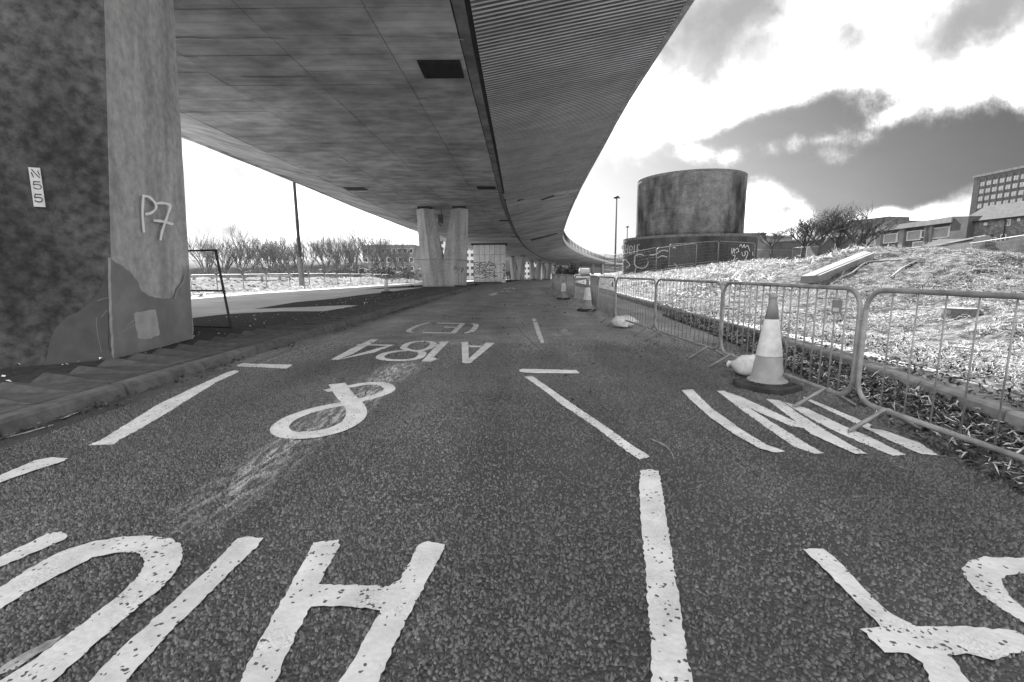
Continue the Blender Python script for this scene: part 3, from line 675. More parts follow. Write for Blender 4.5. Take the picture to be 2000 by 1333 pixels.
# cantilever on the road side: ribs near, plain beyond; cantilever on the far side plain
def cant(name, m, y0, y1, side, z_in=0.0, g=.006, f0=0.012, f1=.968, lift=0.0):
    P = []
    for y in (y0 + g, y1 - g):
        i_, o_ = float(xI(y)), float(xO(y)); l_ = i_ - W_SOF
        a_, c_ = (i_, o_) if side > 0 else (l_, l_ - W_LEFT)
        P += [(a_ + (c_ - a_) * f0, y, zs(y) + (ze(y) - zs(y)) * f0 + lift), (a_ + (c_ - a_) * f1, y, zs(y) + (ze(y) - zs(y)) * f1 + lift)]
    lo = [P[0], P[1], P[3], P[2]]
    return MB().hexa(lo + [(p[0], p[1], p[2] + .028) for p in lo]).obj(name, m, via)
for y0 in np.arange(33.6, 230, 2.8): cant('overhang_panel', 'conclight', y0, y0 + 2.8, 1)
for y0 in np.arange(5, 230, 4.0): cant('overhang_panel', 'conc', y0, y0 + 4.0, -1)
b = MB(); b.loft([[(x, yy_, zz_) for yy_, zz_ in [(-.040, 0.03), (-.030, -.045), (.030, -.045), (.040, .03)]] for x in (0, .01, .99, 1)])
ribm = b.obj('rib', 'concrib', via); k = 0
ribm.data.materials.append(MT['ribshade'])
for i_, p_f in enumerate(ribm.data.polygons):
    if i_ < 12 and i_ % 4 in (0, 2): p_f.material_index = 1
y = 6.6
while y < 33.6:
    o = ribm if k == 0 else ribm.copy()
    if k: C.objects.link(o)
    k += 1
    i_, o_ = float(xI(y)) + .12, float(xO(y)) - .20
    p0 = Vector((i_, y, zs(y) + .9 * .02)); p1 = Vector((o_, y, zs(y) + .9 * (o_ - i_ + .12) / (o_ - i_ + .32)))
    dx = p1 - p0
    o.matrix_local = Matrix.Translation(p0) @ Matrix.Rotation(-math.atan2(dx.z, dx.x), 4, 'Y') @ Matrix.Diagonal((dx.length, 1, 1, 1))
    y += 0.15
# edge beams
for side in (1, -1):
    for y0 in np.arange(5, 230, 3.0):
        y1 = y0 + 2.985
        P = []
        for y in (y0, y1):
            e = float(xO(y)) if side > 0 else float(xI(y)) - W_SOF - W_LEFT
            P.append((e - .17 * side, e - .04 * side, e, y))
        dz = rr.uniform(-.012, .012)
        prof = lambda q: [(q[0], q[3], ze(q[3]) - .05), (q[1], q[3], ze(q[3]) - .10 + dz), (q[2], q[3], ze(q[3]) - .06 + dz), (q[2], q[3], ze(q[3]) + .62), (q[0], q[3], ze(q[3]) + .62)]
        MB().loft([prof(P[0]), prof(P[1])]).obj('edge_beam', 'concpier' if side > 0 else 'conc', via)
rp = MB().bev(-.11, .11, -.11, .11, 0, 1.25, .02).obj('railing_post', 'darkmetal', via); k = 0
for y in np.arange(44, 215, 3.2):
    o = rp if k == 0 else rp.copy()
    if k: C.objects.link(o)
    k += 1; o.location = (float(xO(y)) - .12, y, ze(y) + .62)
for hz in (.6, 1.15):
    MB().tube([(float(xO(y)) - .12, y, ze(y) + .62 + hz) for y in np.arange(20, 225, 5.0)], .04, 5).obj('handrail', 'darkmetal', via)
# dark gratings and repair patches let into the underside
def soff_at(px, py):
    y = 20
    for _ in range(25):
        p = at_z(px, py, zs(y)); y = p[1]
    return p
def cant_at(px, py):
    lo_, hi_ = 6.0, 120.0
    for _ in range(50):
        y = (lo_ + hi_) / 2; p = at_y(px, py, y); i_, o_ = float(xI(y)), float(xO(y))
        zz_ = zs(y) + (ze(y) - zs(y)) * (p[0] - i_) / (o_ - i_)
        if p[2] < zz_: lo_ = y
        else: hi_ = y
    return p
for (gx0, gx1, gyy, dy) in [(822, 903, 135, .5), (675, 715, 369, .45), (932, 968, 367, .45), (812, 826, 432, .4), (975, 995, 431, .4), (998, 1015, 463, .4), (1017, 1030, 481, .4)]:
    p, q = soff_at(gx0, gyy), soff_at(gx1, gyy); yc = (p[1] + q[1]) / 2; zc = zs(yc)
    fr = MB()
    for (x0, x1, y0, y1) in ((p[0], q[0], yc - dy, yc - dy + .05), (p[0], q[0], yc + dy - .05, yc + dy), (p[0], p[0] + .05, yc - dy + .05, yc + dy - .05), (q[0] - .05, q[0], yc - dy + .05, yc + dy - .05)):
        fr.box(x0, x1, y0, y1, zc - .03, zc + .002)
    gr = fr.obj('soffit_grating', 'darkmetal', via)
    MB().box(p[0] + .05, q[0] - .05, yc - dy + .05, yc + dy - .05, zc - .012, zc - .006).obj('backing', 'joint', gr)
    if dy >= .45:
        for xx in np.linspace(p[0] + .08, q[0] - .08, 14):
            MB().box(xx - .012, xx + .012, yc - dy + .05, yc + dy - .05, zc - .026, zc - .012).obj('grating_bar', 'darkmetal', gr)
for quad, m_ in (([(1012, 402), (1042, 391), (1046, 398), (1016, 410)], 'palepatch'), ([(1010, 391), (1028, 385), (1028, 387), (1012, 394)], 'joint'), ([(1056, 390), (1082, 381), (1083, 384), (1058, 392)], 'joint'), ([(1105, 372), (1114, 362), (1110, 384), (1101, 386)], 'palepatch'),
                 ([(1000, 424), (1090, 396), (1096, 399), (1002, 428)], 'palepatch'), ([(982, 380), (1040, 362), (1075, 356), (1050, 366), (985, 389)], 'palepatch'), ([(1036, 468), (1088, 455), (1089, 457), (1038, 471)], 'joint')):
    pts = [cant_at(*q) for q in quad]
    MB().hexa([(p[0], p[1], p[2] - .012) for p in pts] + [(p[0], p[1], p[2] + .02) for p in pts]).obj('repair_patch', m_, via)

def px_strokes(name, strokes, wpx, proj, m, parent, closed=True, smooth_n=3):
    """flat painted strokes projected on a surface; strokes in photo pixels"""
    mb = MB()
    from mathutils.geometry import tessellate_polygon
    for sidx, s_ in enumerate(strokes):
        line = smoothline(s_, smooth_n) if len(s_) > 2 else [np.array(p, float) for p in s_]
        Lr = ribbon(line, [wpx * jr.uniform(.78, 1.15) for _ in line]); n_ = len(line)
        P = [proj(q[0], q[1], sidx) for q in Lr]
        mb.add(P, [[i, i + 1, 2 * n_ - 2 - i, 2 * n_ - 1 - i] for i in range(n_ - 1)])
    return mb.obj(name, m, parent, world=True)
# pale lime streaks along one soffit joint, and thin cracks in the road
for k_, seg in enumerate(([(338, 77), (365, 74), (395, 76), (430, 75)], [(445, 76), (520, 75), (560, 77)], [(660, 70), (760, 72), (800, 71), (845, 76)], [(855, 78), (880, 75), (905, 77)], [(470, 150), (520, 151), (600, 149)])):
    px_strokes('lime_streak', [seg], 2.6 - .3 * k_, lambda x, y, i: soff_at(x, y) + np.array([0, 0, -.012]), 'palepatch' if k_ < 4 else 'concdark', via)
for seg in ([(1010, 640), (1060, 690), (1140, 760), (1230, 850)], [(640, 760), (760, 800), (830, 870)], [(1400, 860), (1480, 930), (1640, 1000), (1800, 1060)]):
    g_ = [at_z(x, y, 0)[:2] for x, y in seg]; ln_ = [p + np.array([jr.uniform(-.012, .012), jr.uniform(-.012, .012)]) for p in smoothline(g_, 9)]
    rb = ribbon(ln_, .012); n_ = len(ln_)
    np_obj('crack', [(p[0], p[1], .0022) for p in rb], [[i, i + 1, 2 * n_ - 2 - i, 2 * n_ - 1 - i] for i in range(n_ - 1)], 'joint', road)

# ------------------------------------------------------------------ piers
def vpier(cx, cy, zb, zt, rz, label, group='V shaped viaduct piers', detail=True):
    t = empty('v_pier', label, 'pier', (cx, cy, zb), rz, group)
    H_ = zt - zb - .16; zc = 2.1
    for s_ in (-1, 1):
        lv = []
        for z, xo_, xr, xin, d_ in ((-.3, 1.70, .72, 0.0, .80), (0.0, 1.70, .72, 0.0, .80), (zc, 1.80, .94, 0.0, .76), (H_, 1.98, 1.35, .68, .68)):
            lv.append([(s_ * xo_, .12, z), (s_ * xo_, -.12, z), (s_ * xr, -d_, z), (s_ * (xin + .001), -.12 if xin else -.42, z), (s_ * (xin + .001), .12 if xin else .42, z), (s_ * xr, d_, z)])
        MB().loft(lv).obj('leg', 'concpier', t)
        MB().box(s_ * 1.32 - .5, s_ * 1.32 + .5, -.45, .45, H_, H_ + .17).obj('bearing', 'joint', t)
    return t
def pier_at(y): return float(xI(y)) - 4.75
v1 = vpier(-5.25, 36, float(drop(36)) + .08, zs(36), 0, 'grey V shaped pier with pale tags, the large one in mid view')
for k, (px, y) in enumerate([(1011, 112), (1045.5, 140), (1067, 166), (1088, 194), (1118, 222)]):
    x = at_y(px, 530, y)[0]
    vpier(x, y, float(drop(y)), zs(y), -math.atan(0.003 * y), ['grey V shaped pier just right of the white tiled pier', 'second V shaped pier to the right of the tiled pier', 'third V shaped pier to the right of the tiled pier', 'fourth V shaped pier right of the tiled pier, in deep shade', 'most distant V shaped pier, in deep shade at the bend'][k])
for k, px in enumerate((1157.5, 1176)):
    p = at_y(px, 530, 196); t = empty('column', ['square grey column under the bend, left of its pair', 'square grey column under the bend, right of its pair'][k], 'column', (p[0], 196, float(drop(196))), .4, 'square columns under the bend')
    MB().bev(-.5, .5, -.5, .5, -.3, zs(196) - float(drop(196)) + .5, .05).obj('shaft', 'concpier', t); MB().bev(-.6, .6, -.6, .6, -.3, .35, .05).obj('plinth', 'concpier', t)
# tiled box pier
Yb = 72.0; xa, xb = at_y(925, 530, Yb)[0], at_y(987, 530, Yb)[0]; zb0, zt0 = float(drop(Yb)) - .05, zs(Yb) - .22
bp_ = empty('tiled_pier', 'white tiled box pier with black outlined graffiti', 'pier', (xa, Yb, zb0))
Wd = xb - xa; Hd = zt0 - zb0; Dp = 3.4
MB().box(.03, Wd - .03, .03, Dp, -.2, Hd - .01).obj('core', 'joint', bp_)
MB().box(-.3, Wd + .3, -.2, Dp, Hd, Hd + .26).obj('bearing', 'joint', bp_)
cols = [0, .19, .36, .51, .67, .84, 1.0]; rows = [0, .07, .27, .49, .74, 1.0]
for a_, c_ in zip(cols[:-1], cols[1:]):
    for e_, f_ in zip(rows[:-1], rows[1:]):
        g = .018
        MB().box(a_ * Wd + g, c_ * Wd - g, -.02, .05, e_ * Hd + g, f_ * Hd - g).obj('tile', 'tile', bp_)
for a_, c_ in ((0, .35), (.35, .7), (.7, 1)):
    for e_, f_ in zip(rows[:-1], rows[1:]):
        MB().box(Wd - .05, Wd + .02, a_ * Dp + .018, c_ * Dp - .018, e_ * Hd + .018, f_ * Hd - .018).obj('tile', 'tile', bp_)
Z10 = (900, 460, .1)
eds = [[(265, 535), (380, 525), (375, 555), (310, 570), (320, 590), (370, 585), (360, 615), (320, 640), (280, 600), (265, 535)], [(390, 535), (470, 525), (520, 560), (510, 600), (440, 630), (370, 625), (400, 580), (390, 535)], [(430, 572), (470, 567), (470, 592), (418, 602), (430, 572)],
       [(530, 510), (620, 550), (650, 555), (640, 580), (560, 590), (600, 600), (660, 590), (680, 612), (650, 650), (560, 665), (500, 650), (490, 600), (540, 570), (530, 510)], [(290, 660), (370, 650), (360, 680), (310, 700), (350, 720), (400, 700), (400, 760), (300, 750), (270, 710), (290, 660)],
       [(410, 650), (440, 660), (450, 720), (470, 650), (470, 780), (440, 770), (420, 700), (410, 650)], [(490, 690), (640, 690), (660, 720), (620, 770), (560, 790), (540, 800), (480, 795), (500, 760), (580, 750), (590, 730), (500, 730), (490, 690)],
       [(820, 545), (860, 580), (850, 620), (820, 640)], [(825, 655), (830, 700), (850, 660), (860, 710)], [(820, 760), (860, 740), (830, 800), (870, 780), (820, 850), (860, 840)], [(270, 840), (330, 820), (400, 845), (470, 825), (560, 840)], [(620, 800), (680, 770), (640, 820), (720, 790)]]
px_strokes('graffiti', [cv(Z10, s_) for s_ in eds], 1.15, lambda x, y, i: at_y(x, y, Yb - .026 - .001 * (i % 4)), 'sprayk', bp_)

# near pier
lean = {0: (.10, .0), 1: (.05, 0)}
A0, B0 = at_z(222, 702, .12), at_z(378, 662, .12)
D0 = A0 + (at_z(0, 722, .12) - A0) * 2.6
Ht = 6.18
def top(p, lx): return np.array([p[0] + lx * (Ht - .12), p[1], Ht])
basep = [A0, B0, np.array([-6.4, 9.1, .12]), np.array([-8.6, 8.7, .12]), np.array([-8.9, 5.2, .12]), D0]
topp = [top(A0, .115), top(B0, .055), top(basep[2], 0), top(basep[3], 0), top(basep[4], 0), top(D0, .0)]
np_ = empty('concrete_pier', 'stained concrete pier with P7 sprayed in white, beside the kerb', 'pier', (-7, 6.5, 0.12), 0, None)
def bot(p, q, z): f = (z - .12) / (Ht - .12); return p + (q - p) * f
mb = MB(); mb.add([bot(p, q, -.1) for p, q in zip(basep, topp)] + topp, [[5, 4, 3, 2, 1, 0], [6, 7, 8, 9, 10, 11]] + [[i, (i + 1) % 6, 6 + (i + 1) % 6, 6 + i] for i in range(1, 5)])
mb.obj('shaft', 'concpier', np_, world=True)
def face_grid(a, b_, at_, bt_, nu=24, nv=40):
    V_ = [];
    for j in range(nv + 1):
        for i in range(nu + 1):
            p = bot(a, at_, -.1 + (Ht + .1) * j / nv); q = bot(b_, bt_, -.1 + (Ht + .1) * j / nv); V_.append(p + (q - p) * i / nu)
    F_ = [[j * (nu + 1) + i, j * (nu + 1) + i + 1, (j + 1) * (nu + 1) + i + 1, (j + 1) * (nu + 1) + i] for j in range(nv) for i in range(nu)]
    return V_, F_
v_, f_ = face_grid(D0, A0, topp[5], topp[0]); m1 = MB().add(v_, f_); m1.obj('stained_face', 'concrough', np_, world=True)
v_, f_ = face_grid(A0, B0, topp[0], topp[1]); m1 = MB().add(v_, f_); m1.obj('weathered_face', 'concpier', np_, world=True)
nR = np.cross(B0 - A0, topp[0] - A0); nR = nR / np.linalg.norm(nR); nR = nR if nR[0] > 0 else -nR
nD = np.cross(A0 - D0, topp[0] - A0); nD = nD / np.linalg.norm(nD); nD = nD if nD[0] > 0 else -nD
def slab_on(px_poly, p0, nrm, th, name, m, parent, jag=0.0):
    from mathutils.geometry import tessellate_polygon
    pts = []
    for (x, y) in px_poly: pts.append(on_plane(x, y, p0 + nrm * th, nrm))
    u = np.cross(nrm, [0, 0, 1]); u /= np.linalg.norm(u); vv = np.cross(nrm, u)
    if jag:
        rs = resample(pts, .06); pts = [p + u * jr.uniform(-jag, jag) + vv * jr.uniform(-jag, jag) for p in rs]
    n_ = len(pts); p2 = [Vector((float(np.dot(p, u)), float(np.dot(p, vv)), 0)) for p in pts]
    tri = [list(t) for t in tessellate_polygon([p2])]
    back_ = [p - nrm * (th + .01) for p in pts]
    return MB().add(pts + back_, tri + [[i, (i + 1) % n_, n_ + (i + 1) % n_, n_ + i] for i in range(n_)]).obj(name, m, parent, world=True)
# the darker repair render covering the foot of both faces, with a ragged top edge
slab_on([(216, 503), (225, 512), (240, 522), (258, 535), (270, 552), (276, 568), (290, 578), (310, 582), (330, 585), (345, 583), (349, 566), (360, 552), (368, 520), (372, 560), (377, 661), (300, 683), (223, 702), (218, 600)], A0, nR, .022, 'repair_render', 'render', np_, .008)
slab_on([(262, 612), (304, 605), (309, 630), (312, 655), (290, 662), (270, 663), (266, 640)], A0, nR, .027, 'pale_patch', 'palepatch', np_, .010)
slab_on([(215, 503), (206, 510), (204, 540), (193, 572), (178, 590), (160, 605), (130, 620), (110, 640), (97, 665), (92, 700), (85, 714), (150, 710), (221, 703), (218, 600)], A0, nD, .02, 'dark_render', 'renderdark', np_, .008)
slab_on([(55, 327), (78, 328.5), (89, 405), (66, 404)], A0, nD, .006, 'number_plate', 'plate', np_)
ZN = (0, 300, .105)
N55 = [[(580, 345), (600, 400), (625, 445)], [(580, 290), (690, 410), (745, 455)], [(700, 320), (715, 365), (745, 410)],
       [(630, 510), (620, 590)], [(630, 525), (745, 530)], [(620, 590), (690, 575), (755, 600), (765, 640), (720, 665), (640, 645), (628, 625)], [(655, 745), (645, 830)], [(660, 760), (770, 765)], [(645, 825), (710, 815), (780, 840), (785, 880), (740, 905), (665, 890), (650, 865)]]
px_strokes('lettering', [cv(ZN, s_) for s_ in N55], 2.0, lambda x, y, i: on_plane(x, y, A0 + nD * (.0085 + .0006 * (i % 5)), nD), 'sprayk', np_)
ZP = (0, 300, .4125)
P7 = [[(680, 195), (675, 280), (682, 375)], [(678, 205), (705, 205), (735, 235), (738, 262), (715, 282), (688, 288)], [(732, 238), (770, 235), (800, 242), (806, 255), (785, 320), (768, 370), (760, 412)], [(728, 318), (770, 322), (820, 336)]]
px_strokes('graffiti', [cv(ZP, s_) for s_ in P7], 5.0, lambda x, y, i: on_plane(x, y, A0 + nR * (.004 + .001 * i), nR), 'sprayw', np_)
px_strokes('crack', [[(211, 600), (213, 640), (212, 670), (217, 690)]], 2.2, lambda x, y, i: on_plane(x, y, A0 + nD * .0215, nD), 'joint', np_)
px_strokes('scratches', [[(188, 620), (190, 650), (198, 688)], [(190, 588), (205, 583), (216, 582)], [(198, 620), (210, 605)]], 1.0, lambda x, y, i: on_plane(x, y, A0 + nD * .0225, nD), 'render', np_)
px_strokes('scratches', [[(246, 640), (262, 625)], [(240, 648), (268, 632)], [(290, 650), (300, 640)]], .9, lambda x, y, i: on_plane(x, y, A0 + nR * .0285, nR), 'palepatch', np_)
# tags on the mid pier
Zv = (800, 380, 1 / 7.014)
px_strokes('graffiti', [cv(Zv, s_) for s_ in ([(250, 925), (252, 985)], [(215, 985), (270, 990)], [(215, 1000), (265, 1010), (225, 1040), (270, 1030)])], 1.2, lambda x, y, i: at_y(x, y, 35.25 - .0 + (x - 847) * -.02), 'sprayw', v1)
px_strokes('graffiti', [cv(Zv, s_) for s_ in ([(610, 1030), (625, 990), (645, 1010), (615, 1030)], [(655, 1020), (670, 1040), (690, 1010), (665, 1005)], [(715, 1070), (720, 1010), (740, 1030), (700, 1060)])], .9, lambda x, y, i: at_y(x, y, 35.2), 'sprayk', v1)
# camera housing hung from the deck beside the mid pier
p = at_y(861, 428, 37.2)
t = empty('lamp_housing', 'small pale lamp housing hung under the deck beside the mid pier', 'lamp', p)
MB().bev(-.2, .2, -.15, .15, -.3, .35, .03).obj('casing', 'midwall', t); MB().lathe([(.07, -.02), (.09, 0), (.07, .02)], 10, (0, -.16, 0)).obj('lens', 'darkglass', t)
MB().tube([(.05, 0, .35), (.05, 0, zs(37) - p[2])], .025, 5).obj('hanger', 'darkmetal', t); MB().tube([(-.2, 0, -.3), (0, 0, -.6), (.15, 0, -.3)], .03, 5).obj('bracket', 'darkmetal', t)

# ------------------------------------------------------------------ crowd barriers
def rrect(x0, x1, z0, z1, r, n=5):
    pts = []
    for (cx, cz, a0) in ((x1 - r, z1 - r, 0), (x0 + r, z1 - r, 90), (x0 + r, z0 + r, 180), (x1 - r, z0 + r, 270)):
        for k_ in range(n + 1):
            a = math.radians(a0 + 90 * k_ / n); pts.append((cx + r * math.cos(a), 0, cz + r * math.sin(a)))
    return pts
BL = 2.24
def make_barrier(style, label, group):
    t = empty('crowd_barrier', label, 'barrier', (0, 0, 0), 0, group)
    pts = rrect(0.02, BL - .02, .16, 1.04, .16)
    n_ = 8; rr_ = .0185; rings = []
    L = len(pts)
    for i in range(L):
        t_ = (Vector(pts[(i + 1) % L]) - Vector(pts[i - 1])).normalized(); a = Vector((0, 1, 0)); b_ = t_.cross(a)
        rings.append([tuple(Vector(pts[i]) + a * rr_ * math.cos(2 * PI * k_ / n_) + b_ * rr_ * math.sin(2 * PI * k_ / n_)) for k_ in range(n_)])
    rings.append(rings[0]); MB().loft(rings, False).obj('frame', 'galv', t, True)
    nb, rb = {'bar': (17, .0078), 'wire': (10, .0052), 'mesh': (15, .0045)}[style]
    bm_ = None
    for k_ in range(nb):
        x = .05 + (BL - .1) * (k_ + 1) / (nb + 1)
        if bm_ is None: bm_ = MB().tube([(0, 0, .17), (0, 0, 1.03)], rb, 5).obj('bar', 'galv', t, True); o = bm_
        else: o = bm_.copy(); C.objects.link(o)
        o.location = (x, 0, 0)
    if style == 'mesh':
        wm = None
        for k_ in range(3):
            if wm is None: wm = MB().tube([(.04, 0, 0), (BL - .04, 0, 0)], .0025, 4).obj('wire', 'galv', t); o = wm
            else: o = wm.copy(); C.objects.link(o)
            o.location = (0, -.006, .36 + .22 * k_)
    for x in (.30, BL - .30):
        MB().tube([(x, -.27, .012), (x, -.02, .165), (x, .02, .165), (x, .27, .012)], .016, 6).obj('foot', 'galv', t, True)
    for z in (.42, .80):
        MB().tube([(.0, 0, z), (-.03, .0, z), (-.045, 0, z - .05)], .010, 5).obj('hook', 'galv', t)
    return t
RJ = [(2.86, 1.30), (2.74, 3.55), (2.68, 5.78), (2.53, 8.0), (2.33, 10.25), (2.36, 12.5), (2.56, 14.8), (2.34, 17.1), (2.33, 19.4), (2.27, 21.7), (2.26, 24.0), (2.36, 26.3), (2.5, 28.6), (2.7, 30.9), (2.9, 33.2)]
grp = 'crowd barriers along the right of the road'
protos = {}
def place_barrier(style, p, q, label, group, swap=False):
    if swap: p, q = q, p
    d = np.array(q) - np.array(p); rz = math.atan2(d[1], d[0]); z = float(drop(p[1]))
    if style not in protos: protos[style] = t = make_barrier(style, label, group); t.location = (p[0], p[1], z + (0 if p[0] > 0 else .125)); t.rotation_euler = (0, 0, rz)
    else: t = dup(protos[style], (p[0], p[1], z + (0 if p[0] > 0 else .125)), rz, label, group)
    return t
RL = ['galvanised barrier with widely spaced thin bars, cut by the right frame edge', 'galvanised barrier with close bars and a grey tag, behind the large cone', 'thin barred galvanised barrier beyond the one with the large cone', 'narrow seeming barrier with white sandbags at its foot', 'close barred barrier just to the right of the second cone']
for i in range(len(RJ) - 1):
    style = ['wire', 'bar', 'mesh', 'mesh', 'bar', 'bar', 'mesh', 'bar', 'bar', 'mesh', 'bar', 'bar', 'bar', 'bar'][i]
    lb = RL[i] if i < len(RL) else '%s galvanised crowd barrier counted from the large cone end of the right row' % ORD[i]
    t = place_barrier(style, RJ[i], RJ[i + 1], lb, grp)
    if i == 1:
        MB().box(.20, .30, .010, .022, .83, .94).obj('tag_plate', 'midwall', t); MB().box(.215, .285, .0225, .0235, .845, .875).obj('sticker', 'plate', t)
grpL = 'crowd barriers beside the pale left road'
for i in range(len(LJ) - 1):
    place_barrier('mesh' if i % 3 else 'bar', LJ[i], LJ[i + 1], '%s crowd barrier counted from the painted pier along the left road' % ORD[i], grpL)

# ------------------------------------------------------------------ cones
def make_cone(label):
    t = empty('traffic_cone', label, 'cone', (0, 0, 0), 0, 'traffic cones')
    s_ = .27; c_ = .11
    oct_ = [(s_, -s_ + c_), (s_, s_ - c_), (s_ - c_, s_), (-s_ + c_, s_), (-s_, s_ - c_), (-s_, -s_ + c_), (-s_ + c_, -s_), (s_ - c_, -s_)]
    mb = MB(); mb.loft([[(x * k_, y * k_, z) for x, y in oct_] for k_, z in ((.98, 0.0), (1, .012), (1, .05), (.95, .062), (.70, .075))]); bs = mb.obj('base', 'rubber', t)
    for a in (0, 90, 180, 270):
        for dx in (-.09, -.03, .03, .09):
            o = MB().box(dx - .012, dx + .012, -.235, -.175, .066, .078).obj('grip_rib', 'rubber', bs); o.rotation_euler = (0, 0, math.radians(a))
    R = lambda z: .158 + (.030 - .158) * (z - .07) / .87
    MB().lathe([(.19, .068), (.185, .085), (R(.10), .10), (R(.34), .34)], 28).obj('body', 'orange', t, True)
    MB().lathe([(R(.34) + .003, .335), (R(.34) + .004, .34), (R(.70) + .004, .70), (R(.70) + .003, .705)], 28).obj('sleeve', 'sleeve', t, True)
    MB().lathe([(R(.70), .70), (R(.90), .90), (.034, .905), (.040, .915), (.040, .935), (.034, .95), (.03, .955), (.012, .957)], 24).obj('tip', 'orange', t, True)
    return t
p = at_z(1497, 757, 0); c1 = make_cone('large orange grey cone with bright sleeve, closest to the viewer'); c1.location = (p[0], p[1], 0); c1.rotation_euler = (0, 0, .5)
p = at_z(1147, 608, 0); dup(c1, (p[0], p[1], 0), .2, 'middle cone of the right hand three, before the dense barrier')
p = at_z(1100.5, 585, 0); dup(c1, (p[0], p[1], 0), .1, 'smallest looking cone of the right hand three, next to a sandbag')
p = at_z(755, 572, .13); dup(c1, (p[0], p[1], .131), .35, 'pale cone standing alone on the left road')
p = at_z(396, 580, .13); dup(c1, (p[0], p[1], .131), .1, 'cone behind the dark leaning frame at the left barriers').scale = (.9, .9, .42)

# ------------------------------------------------------------------ sandbags
def make_sandbag(label, seed):
    t = empty('sandbag', label, 'sandbag', (0, 0, 0), 0, 'white sandbags on barrier feet'); t.scale = (.8, .8, .9)
    rs = random.Random(seed); rings = []; n_ = 16
    for k_ in range(9):
        u = k_ / 8; r_ = [.05, .15, .19, .20, .20, .185, .15, .09, .04][k_]; zc = [.05, .10, .12, .125, .13, .13, .13, .125, .13][k_]
        ring = []
        for j in range(n_):
            a = 2 * PI * j / n_; f = 1 + rs.uniform(-.08, .08) + .07 * math.sin(3 * a + k_)
            z = zc + r_ * .72 * f * math.sin(a); ring.append((-.24 + .5 * u, r_ * f * math.cos(a) * 1.05, max(.004 + .002 * j, z)))
        rings.append(ring)
    MB().loft(rings).obj('sack', 'sack', t, True)
    MB().loft([[(.25 + .05 * u, (.035 + .03 * u) * math.cos(2 * PI * j / 10) + 0, .13 - .02 * u + (.035 + .02 * u) * math.sin(2 * PI * j / 10) * (1 - .3 * (j % 2))) for j in range(10)] for u in (0, .4, 1)], False).obj('neck', 'sack', t, True)
    return t
p = at_z(1462, 735, 0); s1 = make_sandbag('white sandbag tucked behind the large cone', 3); s1.location = (p[0], p[1], 0); s1.rotation_euler = (0, 0, 2.2)
for (px, py, rz, lb) in ((1211, 640, 2.0, 'white sandbag on the second barrier joint, bigger of a leaning pair'), (1226, 639, .3, 'white sandbag leaning on its twin at the second barrier joint'), (1108, 580, 1.4, 'white sandbag beside the smallest looking right cone')):
    p = at_z(px, py, 0); dup(s1, (p[0], p[1], 0), rz, lb)
for i, (px, py) in enumerate(((500, 572), (588, 566), (680, 558), (728, 555))):
    p = at_z(px, py, .13); dup(s1, (p[0], p[1], .13), i * 1.3, '%s pale sandbag along the left barriers, counted from the painted pier' % ORD[i], 'sandbags at the left barriers')

# ------------------------------------------------------------------ leaning dark metal frame
t = empty('metal_frame', 'dark leaning metal frame standing beside the painted pier', 'frame', (-4.9, 8.7, .13))
a_, b_ = np.array(at_z(452, 643, .14)), None
bt = a_; tp = at_y(421, 489, bt[1] + .05); off = np.array([-1.0, .25, 0])
def L(p): return tuple(np.array(p) - np.array([-4.9, 8.7, .13]))
for q in (0, 1): MB().tube([L(bt + off * q), L(tp + off * q)], .022, 6).obj('post', 'darkmetal', t)
for f in (1.0, .49, .02):
    m_ = bt + (tp - bt) * f; MB().tube([L(m_ + off * 1.05), L(m_ - off * .03)], .018, 6).obj('rail', 'darkmetal', t)

# ------------------------------------------------------------------ tower
TX, TY, TR1, TR2 = 19.75, 52.1, 7.0, 5.62
tw = empty('brick_tower', 'round dark brick tower on a wider drum with graffiti', 'tower', (TX, TY, -.5))
def drum(r, z0, z1, zs_n=14, n_=72):
    mb = MB(); mb.loft([[(r * math.cos(2 * PI * k_ / n_), r * math.sin(2 * PI * k_ / n_), z0 + (z1 - z0) * j / zs_n) for k_ in range(n_)] for j in range(zs_n + 1)]); return mb
drum(TR1, 0, 5.15).obj('drum_base', 'brickb', tw, True); drum(TR2, 5.15, 11.45).obj('shaft', 'brick', tw, True)
for (r, z, nm) in ((TR2, 11.45, 'coping'), (TR1, 5.15, 'coping')):
    n_ = 110 if r == TR2 else 0
    MB().loft([[(rr_ * math.cos(2 * PI * k_ / 72), rr_ * math.sin(2 * PI * k_ / 72), z + dz) for k_ in range(72)] for rr_, dz in ((r + .008, -.22), (r + .008, 0.02), (r - .3, .02), (r - .3, -.2))], False).obj('coping', 'coping', tw)
cyl = lambda r: (lambda x, y, i: on_cyl(x, y, TX, TY, r + .012 + .004 * (i % 4)))
ZT = (1080, 460, .09)
px_strokes('graffiti', [cv(ZT, s_) for s_ in ([(1560, 205), (1512, 218), (1500, 280), (1540, 330), (1530, 405), (1485, 425)], [(1575, 205), (1560, 420)], [(1570, 310), (1620, 300)], [(1632, 210), (1612, 420)], [(1662, 320), (1720, 310), (1720, 245), (1682, 232), (1660, 300), (1662, 400), (1720, 395)], [(1772, 205), (1757, 400)], [(1832, 215), (1822, 400)], [(1830, 212), (1878, 200)], [(1822, 312), (1862, 302)])], 1.9, cyl(TR1), 'sprayg', tw)
Z3 = (1200, 440, .15)
px_strokes('graffiti', [cv(Z3, s_) for s_ in ([(270, 400), (330, 382), (400, 400), (440, 450), (430, 520), (380, 560), (300, 550), (262, 500), (270, 400)], [(280, 560), (270, 610), (280, 670)], [(110, 470), (140, 450), (200, 520), (150, 560)], [(460, 390), (540, 380), (620, 330), (700, 340)], [(560, 430), (620, 400), (690, 420)], [(780, 500), (820, 540)])], 2.4, cyl(TR1), 'sprayg', tw)
